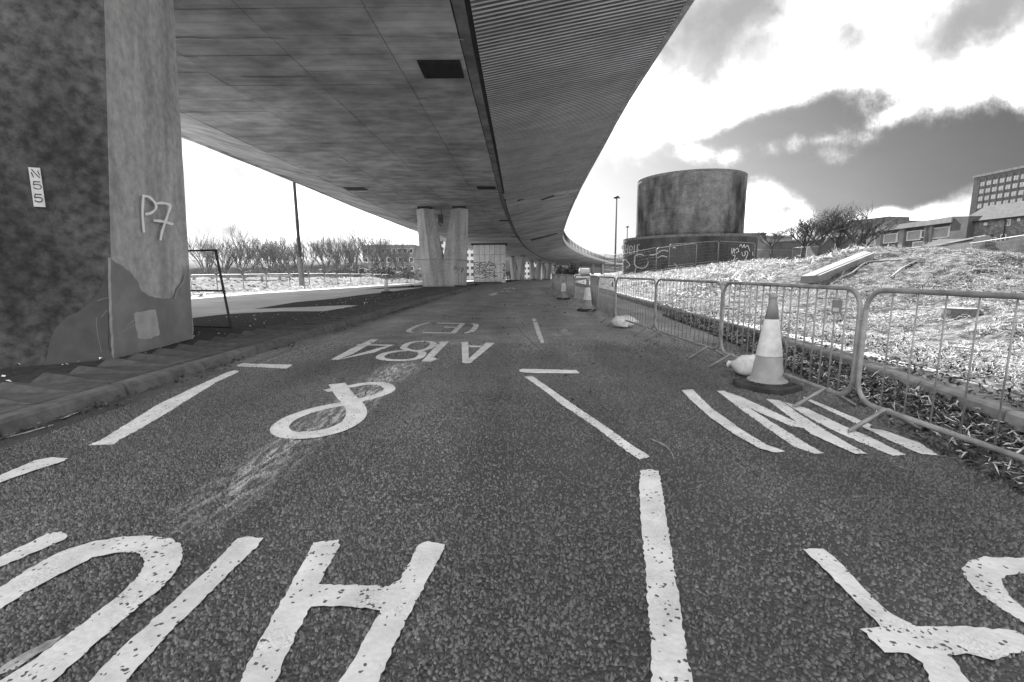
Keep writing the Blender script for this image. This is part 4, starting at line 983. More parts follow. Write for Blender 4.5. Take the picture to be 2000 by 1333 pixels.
px_strokes('graffiti', [cv(Z3, s_) for s_ in ([(445, 450), (442, 520), (400, 575), (352, 590), (402, 650)], [(402, 570), (420, 650)], [(622, 500), (662, 482), (645, 540), (622, 560), (622, 500)], [(730, 480), (762, 515), (752, 575)], [(480, 500), (492, 530), (472, 550), (466, 500)], [(300, 560), (300, 650)], [(380, 385), (435, 430), (445, 470)])], 2.0, cyl(TR1), 'sprayk', tw)
px_strokes('graffiti', [cv(Z3, s_) for s_ in ([(1530, 300), (1530, 380), (1560, 300), (1560, 370)], [(1570, 330), (1600, 300), (1620, 340), (1580, 360)], [(1630, 280), (1650, 250), (1670, 295), (1690, 248), (1702, 295), (1732, 262), (1750, 300), (1762, 340)], [(1660, 350), (1670, 400), (1702, 390), (1702, 342), (1740, 362), (1710, 440)], [(1540, 400), (1572, 390), (1560, 440), (1540, 470), (1602, 430)], [(1800, 350), (1805, 400)], [(760, 300), (780, 290), (800, 300)])], .9, cyl(TR1), 'sprayw', tw)

# ------------------------------------------------------------------ mesh fence panels
def fence_panel(p, q, z0, z1, label, group, foot=True, rake=0.0):
    p = np.array(p, float); q = np.array(q, float); d = q - p; Ln = math.hypot(d[0], d[1]); rz = math.atan2(d[1], d[0])
    t = empty('mesh_fence', label, 'fence', (p[0], p[1], z0), rz, group)
    dz = z1 - z0; Hh = 1.95
    A = lambda x, z: (x, 0, z + dz * x / Ln)
    MB().tube([A(0, 0), A(0, Hh - .12), A(.12, Hh), A(Ln - .12, Hh), A(Ln, Hh - .12), A(Ln, 0)], .024, 6).obj('frame', 'galv', t, True)
    MB().tube([A(0.02, .14), A(Ln - .02, .14)], .018, 6).obj('bottom_rail', 'galv', t)
    mb = MB()
    for x in np.arange(.12, Ln, .18): mb.tube([A(x, .14), A(x, Hh)], .0022, 3)
    for z in np.arange(.34, Hh, .28): mb.tube([A(.02, z), A(Ln - .02, z)], .0022, 3)
    o = mb.obj('wire_mesh', 'galv', t); o['kind'] = 'stuff'
    if foot:
        for x in (0, Ln): MB().bev(x - .11, x + .11, -.3, .3, .0 + dz * x / Ln - .02, .12 + dz * x / Ln, .02).obj('foot_block', 'rubber', t)
    return t
gp = 'mesh fence panels round the brick tower'
def fp(pxa, pya, pxb, pyb, Da, Db, label, group=gp, foot=False):
    a = at_y(pxa, pya, Da); c = at_y(pxb, pyb, Db); return fence_panel(a[:2], c[:2], a[2], c[2], label, group, foot)
fp(1180, 541, 1207, 544, 41, 38.8, 'short looking mesh fence panel left of the brick tower')
fp(1207, 544, 1281, 530, 38.8, 38.4, 'sloping mesh fence panel below the word sprayed on the drum')
fp(1281, 532, 1359, 520, 38.0, 40, 'mesh fence panel rising across the middle of the drum')
fp(1306, 523, 1401, 513, 39.5, 43, 'level mesh fence panel close against the drum')
fp(1402, 514, 1472, 520, 42, 40, 'mesh fence panel in front of the scrawled tags on the drum')
def fpt(pxa, pya, pxb, pyb, Da, Db, label):
    a = at_y(pxa, pya, Da); c = at_y(pxb, pyb, Db); fence_panel(a[:2], c[:2], a[2] - 1.95, c[2] - 1.95, label, gp, False)
fpt(1478, 488, 1548, 489, 62, 60, 'faint mesh fence panel just right of the brick tower'); fpt(1549, 484, 1602, 482, 56, 52, 'mesh fence panel in front of the big bare trees')
fpt(1893, 476, 2012, 458, 33, 27, 'mesh fence panel by the frame edge below the terraced house'); fpt(1775, 485, 1886, 475, 36, 33.5, 'mesh fence panel on the crest before the brick retaining wall')
gl = 'mesh fence panels round the mid pier'
a, c, e = at_y(803, 562, 33.2), at_y(896, 556, 32.6), at_y(926, 552, 39)
zf = float(drop(33)) + .13
fence_panel(a[:2], c[:2], zf, zf, 'mesh fence panel across the front of the mid pier', gl, True); fence_panel(c[:2], e[:2], zf, zf - .05, 'mesh fence panel running back on the right of the mid pier', gl, True)

# ------------------------------------------------------------------ slab, stump, branches on the bank
def ground_hit(px, py, zfun, y0=1.5, y1=60):
    last = None
    for y in np.arange(y0, y1, .05):
        p = at_y(px, py, y)
        if p[2] <= float(zfun(p[0], p[1])): return p
    return at_y(px, py, y1)
mz = lambda x, y: mound_z(x, y)
pa = [(1564, 540), (1601, 538), (1708, 494), (1686, 491)]; mzs = lambda u, v: mound_z(u, v, False); _a, _b = min(13.0, float(ground_hit(1592, 556, mzs)[1])), min(15.0, float(ground_hit(1708, 506, mzs)[1])); ds = [_a + .35, _a, _b, _b + .5]
P = [at_y(x, y, d) for (x, y), d in zip(pa, ds)]
t = empty('concrete_slab', 'tilted pale concrete slab lying on the grass bank', 'slab', P[0])
mb = MB(); mb.hexa([tuple(p - P[0] + np.array([0, 0, -.20])) for p in P] + [tuple(p - P[0]) for p in P]); mb.obj('block', 'slabtop', t)
def lerp_(a, b_, f): return a + (b_ - a) * f
g0, g1 = lerp_(P[0], P[1], .8) - P[0], lerp_(P[3], P[2], .8) - P[0]
MB().tube([g0 + np.array([0, 0, .002]), g1 + np.array([0, 0, .002])], .012, 4).obj('groove', 'joint', t)
p = ground_hit(1872, 612, mz); t = empty('tree_stump', 'low sawn tree stump on the grass bank', 'stump', p)
MB().lathe([(.34, -.2), (.27, .0), (.24, .06), (.235, .08)], 14).obj('bole', 'twig', t); MB().lathe([(.225, .078), (.225, .086), (.05, .087)], 14).obj('cut_face', 'slabtop', t)
def branch(pts, r, label, m='paletwig', zfun=mz, lift=.03, name='branch', sub=4):
    P = [ground_hit(x, y, zfun) + np.array([0, 0, lift + (l_ if (l_ := 0) else 0)]) for x, y in pts]
    P = smoothline(P, sub); o0 = P[0]
    o = MB().tube([q - o0 for q in P], r, 5, r * .45).obj(name, m, None, True); o.location = tuple(map(float, o0)); put(o, label, 'branch'); return o
zr = lambda x, y: 0.0 if x < float(xK(y)) else float(mound_z(x, y))
branch([(1640, 545), (1665, 535), (1690, 516), (1720, 512), (1760, 510)], .03, 'long curved pale branch beside the tilted slab')
branch([(1740, 545), (1765, 525), (1795, 510)], .03, 'straight pale stick pointing up the bank right of the slab')
branch([(1620, 560), (1640, 545), (1650, 530)], .02, 'short pale branch below the lower end of the slab')
branch([(1900, 530), (1950, 528), (1990, 522)], .025, 'pale stick lying along the crest by the frame edge')
branch([(1700, 590), (1760, 575), (1850, 572)], .02, 'thin stick lying across the middle of the bank', 'twig')
branch([(1700, 838), (1760, 850), (1830, 873), (1900, 880)], .016, 'dark branch lying on the road under the nearest barrier', 'twig', lambda x, y: 0.0, .016)
branch([(1268, 860), (1295, 872), (1310, 885), (1316, 900)], .007, 'thin curved twig on the road by the centre line', 'paletwig', lambda x, y: 0.0, .012)
branch([(1348, 1102), (1356, 1092), (1360, 1083)], .007, 'short pale stick on the road right of the centre line', 'paletwig', lambda x, y: 0.0, .012)
branch([(1285, 1046), (1300, 1047), (1312, 1046)], .006, 'short dark stick across the edge of the centre line', 'twig', lambda x, y: 0.0, .012)

# ------------------------------------------------------------------ cut grass, sticks, leaves
def blades(name, N, sampler, zf, lmin, lmax, wmin, wmax, m, label, cat, up=.35, seed=1, curl=.3):
    g = np.random.default_rng(seed); x, y = sampler(g, N); n = len(x)
    z = zf(x, y); a = g.uniform(0, 2 * PI, n); ln = g.uniform(lmin, lmax, n) / 2; wd = g.uniform(wmin, wmax, n) / 2
    tl = g.normal(0, up, n); ca, sa, ct, st = np.cos(a), np.sin(a), np.cos(tl), np.sin(tl)
    d = np.stack([ca * ct, sa * ct, st], 1); s_ = np.stack([-sa, ca, g.normal(0, .4, n)], 1)
    c_ = np.stack([x, y, z + .006 + np.abs(st) * ln * .8 + g.uniform(0, .02, n)], 1)
    bend = np.zeros((n, 3)); bend[:, 2] = ln * g.normal(0, curl, n)
    P0 = c_ - d * ln[:, None]; P1 = c_ + d * ln[:, None]; Mm = c_ + bend
    V_ = np.stack([P0, Mm - s_ * wd[:, None], P1, Mm + s_ * wd[:, None]], 1).reshape(-1, 3)
    i = np.arange(n)[:, None] * 4
    F_ = np.concatenate([i + np.array([[0, 1, 3]]), i + np.array([[1, 2, 3]])], 0)
    put(np_obj(name, V_, F_, m), label, cat, None, 'stuff')
BARE = [(ground_hit(1780, 522, mound_z), 1.0), (ground_hit(1560, 528, mound_z), .5), (ground_hit(1420, 560, mound_z), .35), (ground_hit(1850, 640, mound_z), .3)]
def samp_mound(smax, y0, y1, pw=1.0, smin=.1):
    def f(g, N):
        y = y0 + (y1 - y0) * g.random(N) ** pw; s_ = smin + (smax - smin) * g.random(N)
        x = xK(y) + .55 + s_; k_ = (x < 1.22 * y + .8) & (.55 * vnoise(x * .9, y * .9, 12) + .45 * vnoise(x * 3.3, y * 3.3, 14) > .30 + .42 * g.random(N)) & (s_ > 1.5 * vnoise(x, y * .7, 33) * g.random(N))
        for (bp, br) in BARE: k_ &= (np.hypot(x - bp[0], (y - bp[1]) * .8) > br * (.6 + .9 * vnoise(x * 2.5, y * 2.5, 41))) | (g.random(len(x)) < .12)
        return x[k_], y[k_]
    return f
blades('cut_grass', 640000, samp_mound(8.5, 2.2, 22, 1.6), mound_z, .04, .14, .0025, .0065, 'straw', 'pale cut grass strewn over the sunlit bank', 'grass', .35, 2)
blades('dry_grass', 60000, samp_mound(16, 14, 60, 1.2), mound_z, .15, .45, .02, .05, 'straw', 'pale dry grass on the bank below the brick tower', 'grass', .4, 3)
blades('mulch_litter', 90000, samp_mound(8.0, 2.0, 22, 1.5, .0), mound_z, .03, .11, .006, .018, 'leaf', 'dark leaf litter scattered over the bank', 'litter', .3, 4)
def samp_gut(g, N):
    y = 1.6 + 10.5 * g.random(N) ** 1.1; u = g.random(N) ** 1.6; x = xK(y) - .01 - u * (1.0 - .05 * y)
    k_ = (vnoise(x * 3, y * 2, 15) > g.random(N) * .9); return x[k_], y[k_]
blades('gutter_leaves', 26000, samp_gut, lambda x, y: drop(y) + .03 * vnoise(x * 6, y * 6, 3) * sstep(-1.0, -.2, x - xK(y)), .03, .085, .014, .036, 'leaf', 'dead leaves drifted in the right gutter', 'leaves', .35, 6, .5)
def samp_edge(g, N):
    y = 1.6 + 14 * g.random(N) ** 1.2; x = xK(y) + .1 + 1.1 * g.random(N); k_ = vnoise(x * 3, y * 2, 16) > g.random(N) * .8; return x[k_], y[k_]
blades('edge_leaves', 12000, samp_edge, lambda x, y: np.maximum(.135, mound_z(x, y)) + .004, .03, .08, .012, .03, 'leaf', 'dark leaves lying over the setts and the foot of the bank', 'leaves', .3, 7, .5)
blades('gutter_straw', 5000, samp_gut, lambda x, y: drop(y) + .03, .04, .14, .006, .014, 'straw', 'pale straws among the gutter leaves', 'litter', .3, 8)
def samp_kerbl(g, N):
    y = 3 + 30 * g.random(N) ** 1.5; x = xL(y) + .02 + .25 * g.random(N) ** 2; k_ = vnoise(x * 2, y * 1.5, 19) > .35 + .5 * g.random(N); return x[k_], y[k_]
blades('kerb_litter', 2500, samp_kerbl, lambda x, y: drop(y) + .004, .02, .07, .01, .03, 'leaf', 'dark litter along the foot of the left kerb', 'litter', .3, 9)
def samp_road(g, N):
    y = 4 + 22 * g.random(N); x = xL(y) + .5 + (xK(y) - xL(y) - .6) * g.random(N) ** .7; return x, y
blades('road_litter', 420, samp_road, lambda x, y: drop(y) + .006, .03, .10, .015, .04, 'leaf', 'scattered dead leaves on the road', 'litter', .25, 10)
def samp_verge(g, N):
    y = 4 + 20 * g.random(N) ** 1.3; x = xL(y) - 1.15 - 2.2 * g.random(N); return x, y
blades('verge_litter', 260, samp_verge, lambda x, y: drop(y) + .135, .02, .06, .015, .04, 'sprayw', 'white scraps of litter on the dark verge', 'litter', .25, 12)
def sticks(name, N, sampler, zf, lmin, lmax, r, m, label, seed):
    g = np.random.default_rng(seed); x, y = sampler(g, N); mb = MB(); rs = random.Random(seed); z = zf(x, y)
    for i in range(len(x)):
        a = rs.uniform(0, 2 * PI); l_ = rs.uniform(lmin, lmax); P = []
        for k_ in range(4):
            f = k_ / 3 - .5; P.append((x[i] + math.cos(a) * l_ * f + rs.uniform(-.1, .1) * l_, y[i] + math.sin(a) * l_ * f + rs.uniform(-.1, .1) * l_, z[i] + .03 + rs.uniform(0, .05)))
        mb.tube(P, r * rs.uniform(.6, 1.3), 4, r * .4, False)
    put(mb.obj(name, m), label, 'sticks', None, 'stuff')
sticks('brushwood', 900, samp_mound(7.5, 3, 16, 1.2, .6), mound_z, .15, .7, .009, 'twig', 'dark brushwood strewn over the bank', 21)
sticks('pale_brushwood', 500, samp_mound(7.5, 3, 16, 1.2, .6), mound_z, .2, .9, .010, 'paletwig', 'pale brushwood strewn over the bank', 22)
def rub(g, N):
    y = 24 + 34 * g.random(N) ** 1.3; x = LJx(y) - .6 - 3.5 * g.random(N); return x, y
g = np.random.default_rng(31); x, y = rub(g, 900); n = len(x); r = g.uniform(.04, .16, n); z = rz_(x, y)
vx = x[:, None] + base[None, :, 0] * r[:, None]; vy = y[:, None] + base[None, :, 1] * r[:, None]; vz = z[:, None] + (base[None, :, 2] * .9 - .15) * r[:, None] * g.uniform(.5, 1.2, (n, 8))
put(np_obj('rubble', np.stack([vx, vy, vz], -1).reshape(-1, 3), (fc[None] + (np.arange(n) * 8)[:, None, None]).reshape(-1, 3), 'rubble'), 'broken pale rubble strewn behind the left barriers', 'rubble', None, 'stuff')

# white bulk bags on a heap before the bend
p = at_y(1141, 541, 55)
t = empty('bulk_bag', 'white bulk bag on a pale heap where the road bends', 'bag', p)
MB().bev(-.6, .6, -.5, .5, .2, 1.0, .15).obj('sack', 'sack', t, True); MB().box(-.5, -.42, -.52, .52, .95, 1.12).obj('strap', 'sack', t)
h = MB(); rs = random.Random(3); rings = []
for k_, (r_, z_) in enumerate(((3.4, -.4), (2.6, -.05), (1.5, .2), (.5, .32))): rings.append([(r_ * math.cos(2 * PI * j / 18) * (1 + rs.uniform(-.12, .12)), r_ * .8 * math.sin(2 * PI * j / 18) * (1 + rs.uniform(-.12, .12)), z_) for j in range(18)])
h.loft(rings); o = h.obj('spoil_heap', 'rubble', None, True); o.location = tuple(map(float, p)); put(o, 'pale spoil heap under a white bulk bag at the bend', 'heap')

# ------------------------------------------------------------------ bare trees
LIFT = 0.16
def tree_mesh(seed, height, spread, stems, twig_r, trunk_h, levels=4, trunk_r=.2, kids=(4, 4, 4)):
    rs = random.Random(seed); tr, cr = MB(), MB()
    top_ = Vector((rs.uniform(-.1, .1), rs.uniform(-.1, .1), trunk_h))
    tr.tube([(0, 0, -.5), (0, 0, 0), tuple(top_ * .5 + Vector((rs.uniform(-.05, .05), 0, 0))), tuple(top_)], trunk_r, 7, trunk_r * .7)
    def grow(p, d, ln, r, lev):
        pts = [p]; q = p.copy(); dd = d.copy(); n_ = 3 if lev < levels else 2
        for i in range(n_):
            dd = (dd + Vector((rs.gauss(0, .13), rs.gauss(0, .13), rs.uniform(.0, .13)))).normalized(); q = q + dd * ln / n_; pts.append(q.copy())
        cr.tube([tuple(v) for v in pts], r, 5 if lev == 1 else 3, max(r * .5, twig_r * .6), False)
        if lev >= levels: return
        for k_ in range(kids[min(lev - 1, len(kids) - 1)]):
            f = rs.uniform(.3, 1.0); i = min(int(f * n_), n_ - 1); o_ = pts[i] + (pts[i + 1] - pts[i]) * (f * n_ - i)
            ax = Vector((rs.gauss(0, 1), rs.gauss(0, 1), rs.gauss(0, .5))).normalized()
            nd_ = (dd + ax * rs.uniform(.35, .8) * spread).normalized(); nd_.z = abs(nd_.z) * .9 + LIFT; nd_.normalize()
            grow(o_, nd_, ln * rs.uniform(.5, .78), max(r * .5, twig_r), lev + 1)
    for k_ in range(stems):
        a = 2 * PI * k_ / stems + rs.uniform(-.4, .4); sp_ = rs.uniform(.25, .75) * spread
        grow(top_ * rs.uniform(.55, 1.0), Vector((math.cos(a) * sp_, math.sin(a) * sp_, 1)).normalized(), (height - trunk_h) * rs.uniform(.42, .6), trunk_r * .5, 1)
    return tr, cr
def make_tree(seed, height, spread, stems, twig_r, trunk_h, label, group, bark, kids=(5, 5, 4), trunk_r=.2):
    tr, cr = tree_mesh(seed, height, spread, stems, twig_r, trunk_h, 4, trunk_r, kids)
    t = empty('bare_tree', label, 'tree', (0, 0, 0), 0, group)
    tr.obj('trunk', bark, t, True); cr.obj('crown', bark, t)
    zz_ = np.array(cr.v); TREE_H[seed] = float(zz_[:, 2].max()); TREE_W[seed] = float(np.percentile(np.abs(zz_[:, :2]), 97)) * 2; return t
TREE_H, TREE_W = {}, {}
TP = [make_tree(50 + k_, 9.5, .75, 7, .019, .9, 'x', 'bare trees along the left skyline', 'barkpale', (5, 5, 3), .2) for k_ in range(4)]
lt = [(405, 456, 1.1), (440, 458, 1.0), (470, 453, 1.15), (500, 468, .8), (525, 462, 1.0), (548, 460, 1.0), (572, 458, .95), (602, 464, .9), (640, 455, 1.1), (664, 459, .9), (690, 458, 1.0), (725, 453, 1.05), (748, 456, .95), (780, 466, .8)]
lbl = ['round headed bare tree closest to the painted pier', 'bare tree second from the painted pier on the skyline', 'tall dense bare tree, third from the painted pier', 'low thin bare tree, fourth from the painted pier', 'bare tree, fifth along from the painted pier', 'bare tree left of the lamp post by two places', 'bare tree close beside the lamp post on its left', 'bare tree just to the right of the lamp post', 'wide bare tree, second right of the lamp post', 'slim bare tree, third right of the lamp post', 'bare tree left of the flat roofed block', 'tallest bare tree before the flat roofed block', 'bare tree before the middle of the flat roofed block', 'low bare tree before the right end of the flat roofed block']
for k_, (px, py, sc) in enumerate(lt):
    D = 78 + (k_ * 37 % 11); x = at_y(px, 530, D)[0]; zb = float(drop(D)) + .2; zt = at_y(px, py, D)[2]
    if k_ < 4: t = TP[k_]; t['label'] = lbl[k_]; t.location = (x, D, zb)
    else: t = dup(TP[k_ % 4], (x, D, zb), k_ * 1.7, lbl[k_])
    s_ = (zt - zb) / TREE_H[50 + k_ % 4]; w2 = 6.6 * sc / TREE_W[50 + k_ % 4]; t.scale = (w2, w2, s_ * 1.2)
TB = [make_tree(80 + k_, 11, 1.1, 5, .017, 3.0, 'x', 'bare trees on the right skyline', 'bark', (5, 5, 5), .28) for k_ in range(2)]
rt_ = [(1507, 440, 492, 62, .95, 'small round bare tree just right of the brick tower'), (1567, 418, 497, 56, 1.0, 'bare tree, leftmost of the big clump on the right skyline'), (1600, 407, 498, 52, 1.05, 'bare tree with forked trunk, second in the right clump'), (1632, 404, 496, 55, 1.05, 'bare tree in the middle of the right clump'), (1668, 407, 495, 52, 1.05, 'bare tree, fourth in the right clump'), (1690, 412, 494, 56, .9, 'bare tree at the right end of the right clump')]
for k_, (px, py, pb, D, sc, lb) in enumerate(rt_):
    q = at_y(px, pb + 4, D); zt = at_y(px, py, D)[2]
    if k_ < 2: t = TB[k_]; t['label'] = lb; t.location = tuple(map(float, q))
    else: t = dup(TB[k_ % 2], q, k_ * 2.1, lb)
    s_ = (zt - q[2]) / TREE_H[80 + k_ % 2]; w2 = (6.2 if k_ else 5.0) * sc / TREE_W[80 + k_ % 2]; t.scale = (w2, w2, s_ * 1.07)
# shrubs at the foot of the left trees
SB = []
def make_bush(seed, label):
    rs = random.Random(seed); mb = MB(); st_ = MB()
    t = empty('shrub', label, 'shrub', (0, 0, 0), 0, 'shrubs below the left trees')
    for k_ in range(14):
        a = rs.uniform(0, 2 * PI); b_ = (rs.gauss(0, .5), rs.gauss(0, .5), 0); e = (b_[0] + math.cos(a) * rs.uniform(.3, 1.6), b_[1] + math.sin(a) * rs.uniform(.3, 1.6), rs.uniform(.9, 2.3)); st_.tube([b_, ((b_[0] + e[0]) / 2, (b_[1] + e[1]) / 2, e[2] * .6), e], .03, 3, .012, False)
        for j in range(40):
            f = rs.uniform(.3, 1.05); c_ = [b_[i] + (e[i] - b_[i]) * f + rs.gauss(0, .28) for i in range(3)]; d = [rs.gauss(0, .16) for _ in range(3)]; s_ = [rs.gauss(0, .05) for _ in range(3)]
            c_[2] = max(c_[2], .1)
            mb.add([tuple(c_[i] - d[i] for i in range(3)), tuple(c_[i] + s_[i] for i in range(3)), tuple(c_[i] + d[i] for i in range(3)), tuple(c_[i] - s_[i] for i in range(3))], [[0, 1, 2, 3]])
    st_.obj('stems', 'shrub', t); mb.obj('foliage', 'shrub', t); return t
bl_ = ['low shrub closest to the painted pier, behind the crash rail', 'low shrub left of the lamp post', 'shrub right beside the lamp post foot', 'shrub between the lamp post and the flat roofed block', 'dark shrub below the left end of the flat roofed block', 'largest dark shrub below the flat roofed block', 'shrub at the right end of the flat roofed block', 'shrub under the second tree from the pier']
for k_, (px, D, s_) in enumerate(((425, 58, .8), (545, 60, .9), (585, 62, .9), (640, 60, .9), (700, 58, 1.1), (757, 56, 1.0), (795, 62, 1.0), (480, 60, .8))):
    x = at_y(px, 530, D)[0]; z = float(drop(D)) + .1
    if k_ < 2: t = make_bush(k_ + 7, bl_[k_]); SB.append(t); t.location = (x, D, z)
    else: t = dup(SB[k_ % 2], (x, D, z), k_ * 1.3, bl_[k_])
    t.scale = (s_ * 1.3, s_, s_)
for k_, (px, D, s_, lb) in enumerate(((1102, 150, 2.0, 'dark scrub under the viaduct, left of its fellow'), (1128, 150, 2.0, 'dark scrub under the viaduct near the square columns'), (994, 128, 1.2, 'low scrub added as dark filling just right of the tiled pier'))):  # last one is added to darken the bright gap beside the tiled pier
    x = at_y(px, 530, D)[0]; t = dup(SB[k_ % 2], (x, D, float(drop(D))), k_, lb, 'dark scrub under the viaduct'); t.scale = (s_ * 1.2, s_, s_)

# ------------------------------------------------------------------ lamp posts
def lamp(px, D, zb, zt, r0, label, heads):
    x = at_y(px, 530, D)[0]; t = empty('street_lamp', label, 'street lamp', (x, D, zb)); Hh = zt - zb
    MB().lathe([(r0 * 1.55, -.2), (r0 * 1.55, 1.75), (r0 * 1.1, 1.9)], 12).obj('base_section', 'midwall' if heads == 0 else 'darkmetal', t, True)
    MB().lathe([(r0, 1.85), (r0 * .6, Hh)], 10).obj('pole', 'darkwall', t, True)
    if heads:
        MB().lathe([(.12, Hh - .1), (.4, Hh + .02), (.5, Hh + .2), (.3, Hh + .4), (.08, Hh + .5)], 12).obj('lamp_head', 'darkmetal', t)
        for a in range(0, 360, 90):
            c_, s_ = math.cos(math.radians(a)), math.sin(math.radians(a)); MB().box(c_ * .45 - .2, c_ * .45 + .2, s_ * .45 - .2, s_ * .45 + .2, Hh - .1, Hh + .1).obj('floodlight', 'darkmetal', t)
    else:
        MB().tube([(0, 0, Hh - .1), (.3, 0, Hh + .3), (1.4, 0, Hh + .5)], .05, 6).obj('arm', 'darkwall', t); MB().bev(1.2, 1.9, -.12, .12, Hh + .42, Hh + .58, .04).obj('lamp_head', 'darkmetal', t)
    return t
lamp(588, 31, .35, 11.5, .115, 'tall grey lamp post standing in the left rubble', 0)
lamp(1201, 100, -1.0, at_y(1201, 387, 100)[2], .22, 'tall thin floodlight mast left of the brick tower', 1)
lamp(1223, 170, -2.0, at_y(1223, 444, 170)[2], .25, 'distant floodlight mast just left of the brick tower', 1)
# crash rail behind the left barriers
t = empty('crash_rail', 'pale steel crash rail on posts behind the left barriers', 'guard rail', (0, 0, 0))
pts = [at_y(px, 540, D) for px, D in ((350, 29), (420, 30.5), (500, 32.5), (570, 35))]
for dz in (0, -.28):
    MB().tube([p + np.array([0, 0, dz]) for p in pts], .05, 5).obj('rail', 'galv', t)
for px, D in ((377, 29.6), (412, 30.3), (443, 31.1), (475, 31.9), (510, 32.8), (545, 34)):
    p = at_y(px, 540, D); MB().box(p[0] - .07, p[0] + .07, D + .05, D + .15, 0.1, p[2] + .03).obj('post', 'galv', t)

# ------------------------------------------------------------------ buildings
def quad_window(parent, corners, nrm, fr=.08, framem='frame', glassm='glass', mull=True, name='window', depth=.05):
    """window on a wall: corners a(bottom-left) b(bottom-right) c(top-right) d(top-left) in world space"""
    a, b_, c_, d = [np.array(p, float) for p in corners]; nrm = np.array(nrm, float)
    u = (b_ - a); Lu = np.linalg.norm(u); u = u / Lu; v = (d - a); Lv = np.linalg.norm(v); v = v / Lv
    def bar(s0, s1, t0, t1, n0, n1):
        mb_ = MB(); q = [a + u * s + v * t_ for s, t_ in ((s0, t0), (s1, t0), (s1, t1), (s0, t1))]
        mb_.hexa([tuple(p + nrm * n0) for p in q] + [tuple(p + nrm * n1) for p in q]); return mb_
    f = MB()
    for k_ in ((0, Lu, 0, fr), (0, Lu, Lv - fr, Lv), (0, fr, fr, Lv - fr), (Lu - fr, Lu, fr, Lv - fr)): 
        bb = bar(*k_, 0, depth); f.add(bb.v, bb.f)
    if mull: bb = bar(Lu / 2 - fr * .35, Lu / 2 + fr * .35, fr, Lv - fr, 0, depth * .9); f.add(bb.v, bb.f)
    w_ = f.obj(name, framem, parent, world=True)
    g_ = bar(fr * .5, Lu - fr * .5, fr * .5, Lv - fr * .5, -.01, depth * .35)
    g_.obj('pane', glassm, w_, world=True)
    return w_
def quad_px(pxs, proj): return [proj(x, y) for x, y in pxs]
# office tower
OX, zr_ = at_y(1903, 348, 206)[0], at_y(1903, 348, 206)[2]
of = empty('office_block', 'tall dark office block with rows of paired windows at the frame edge', 'building', (OX, 150, 0))
MB().box(0, 26, -90, 56, -5, zr_).obj('wall', 'darkwall', of); MB().box(-.4, 26.4, -90.4, 56.4, zr_ - .0, zr_ + .9).obj('parapet', 'midwall', of)
rf = MB(); rf.hexa([(2, -88, zr_ + .9), (24, -88, zr_ + .9), (24, 38, zr_ + .9), (2, 38, zr_ + .9), (7, -84, zr_ + 5.2), (19, -84, zr_ + 5.2), (19, 30, zr_ + 5.2), (7, 30, zr_ + 5.2)]); rfo = rf.obj('roof', 'slate', of)
for k_ in range(40):
    yv = -84 + k_ * 2.95; MB().hexa([(2 - .12, yv, zr_ + .9), (2.3, yv, zr_ + .9), (2.3, yv + .25, zr_ + .9), (2 - .12, yv + .25, zr_ + .9), (6.9, yv, zr_ + 5.2), (7.2, yv, zr_ + 5.2), (7.2, yv + .25, zr_ + 5.2), (6.9, yv + .25, zr_ + 5.2)]).obj('roof_rib', 'darkwall', rfo)
fr_ = None; cnt = 0
for r_ in range(9):
    for c_ in range(18):
        yv = 52 - c_ * 2.62; zv = zr_ - 4.1 - r_ * 3.05
        if fr_ is None:
            fr_ = MB(); fr_.box(-.12, .05, -1.0, 1.0, -.12, .0); fr_.box(-.12, .05, -1.0, 1.0, 1.7, 1.82); 
            for yy_ in (-1.0, -.06, .88): fr_.box(-.12, .05, yy_, yy_ + .12, .0, 1.7)
            fr_ = fr_.obj('window', 'midwall', of); pn = MB().box(-.06, -.02, -.88, .88, .0, 1.7).obj('pane', 'glass', fr_); o = fr_
        else:
            o = fr_.copy(); C.objects.link(o); q = pn.copy(); C.objects.link(q); q.parent = o
        o.location = (0, yv, zv); cnt += 1
# pilasters
pil = None
for c_ in range(19):
    o = MB().box(-.35, 0, -.22, .22, 0, zr_ - 1.0).obj('pilaster', 'darkwall', of) if pil is None else pil.copy()
    if pil is None: pil = o
    else: C.objects.link(o)
    o.location = (0, 53.3 - c_ * 2.62, 0)
# terraced stone house
HX = at_y(1877, 434.5, 60)[0]; ez = at_y(1879, 434.5, 60)[2]; 
hs = empty('terraced_house', 'stone terraced house with slate roof and chimney below the office block', 'house', (HX, 45, 2))
MB().box(0, 6.2, -20, 15, -4, ez - 2).obj('wall', 'stone', hs)
rid = ez - 2 + 2.0
rf = MB(); rf.add([(-.3, -20.2, ez - 2.05), (-.3, 15.2, ez - 2.05), (3.1, 15.2, rid), (3.1, -20.2, rid), (6.5, 15.2, ez - 2.05), (6.5, -20.2, ez - 2.05)], [[0, 1, 2, 3], [3, 2, 4, 5], [1, 4, 2], [0, 3, 5]]); rfo = rf.obj('roof', 'slate', hs)
ch = MB().bev(2.5, 3.7, 2.2, 4.4, rid - 1.0, rid + 1.3, .05).obj('chimney', 'stone', rfo)
for yv in (2.6, 3.3, 4.0): MB().lathe([(.16, rid + 1.3), (.13, rid + 1.75)], 8, (3.1, yv, 0)).obj('chimney_pot', 'coping', rfo)
MB().tube([(-.32, -20, ez - 2.1), (-.32, 15, ez - 2.1)], .09, 5).obj('gutter', 'darkmetal', hs)
for yv in (-1.5, 9.5): MB().tube([(-.1, yv, ez - 2.1), (-.1, yv, -3)], .06, 5).obj('downpipe', 'darkmetal', hs)
Z5 = (1660, 300, .17)
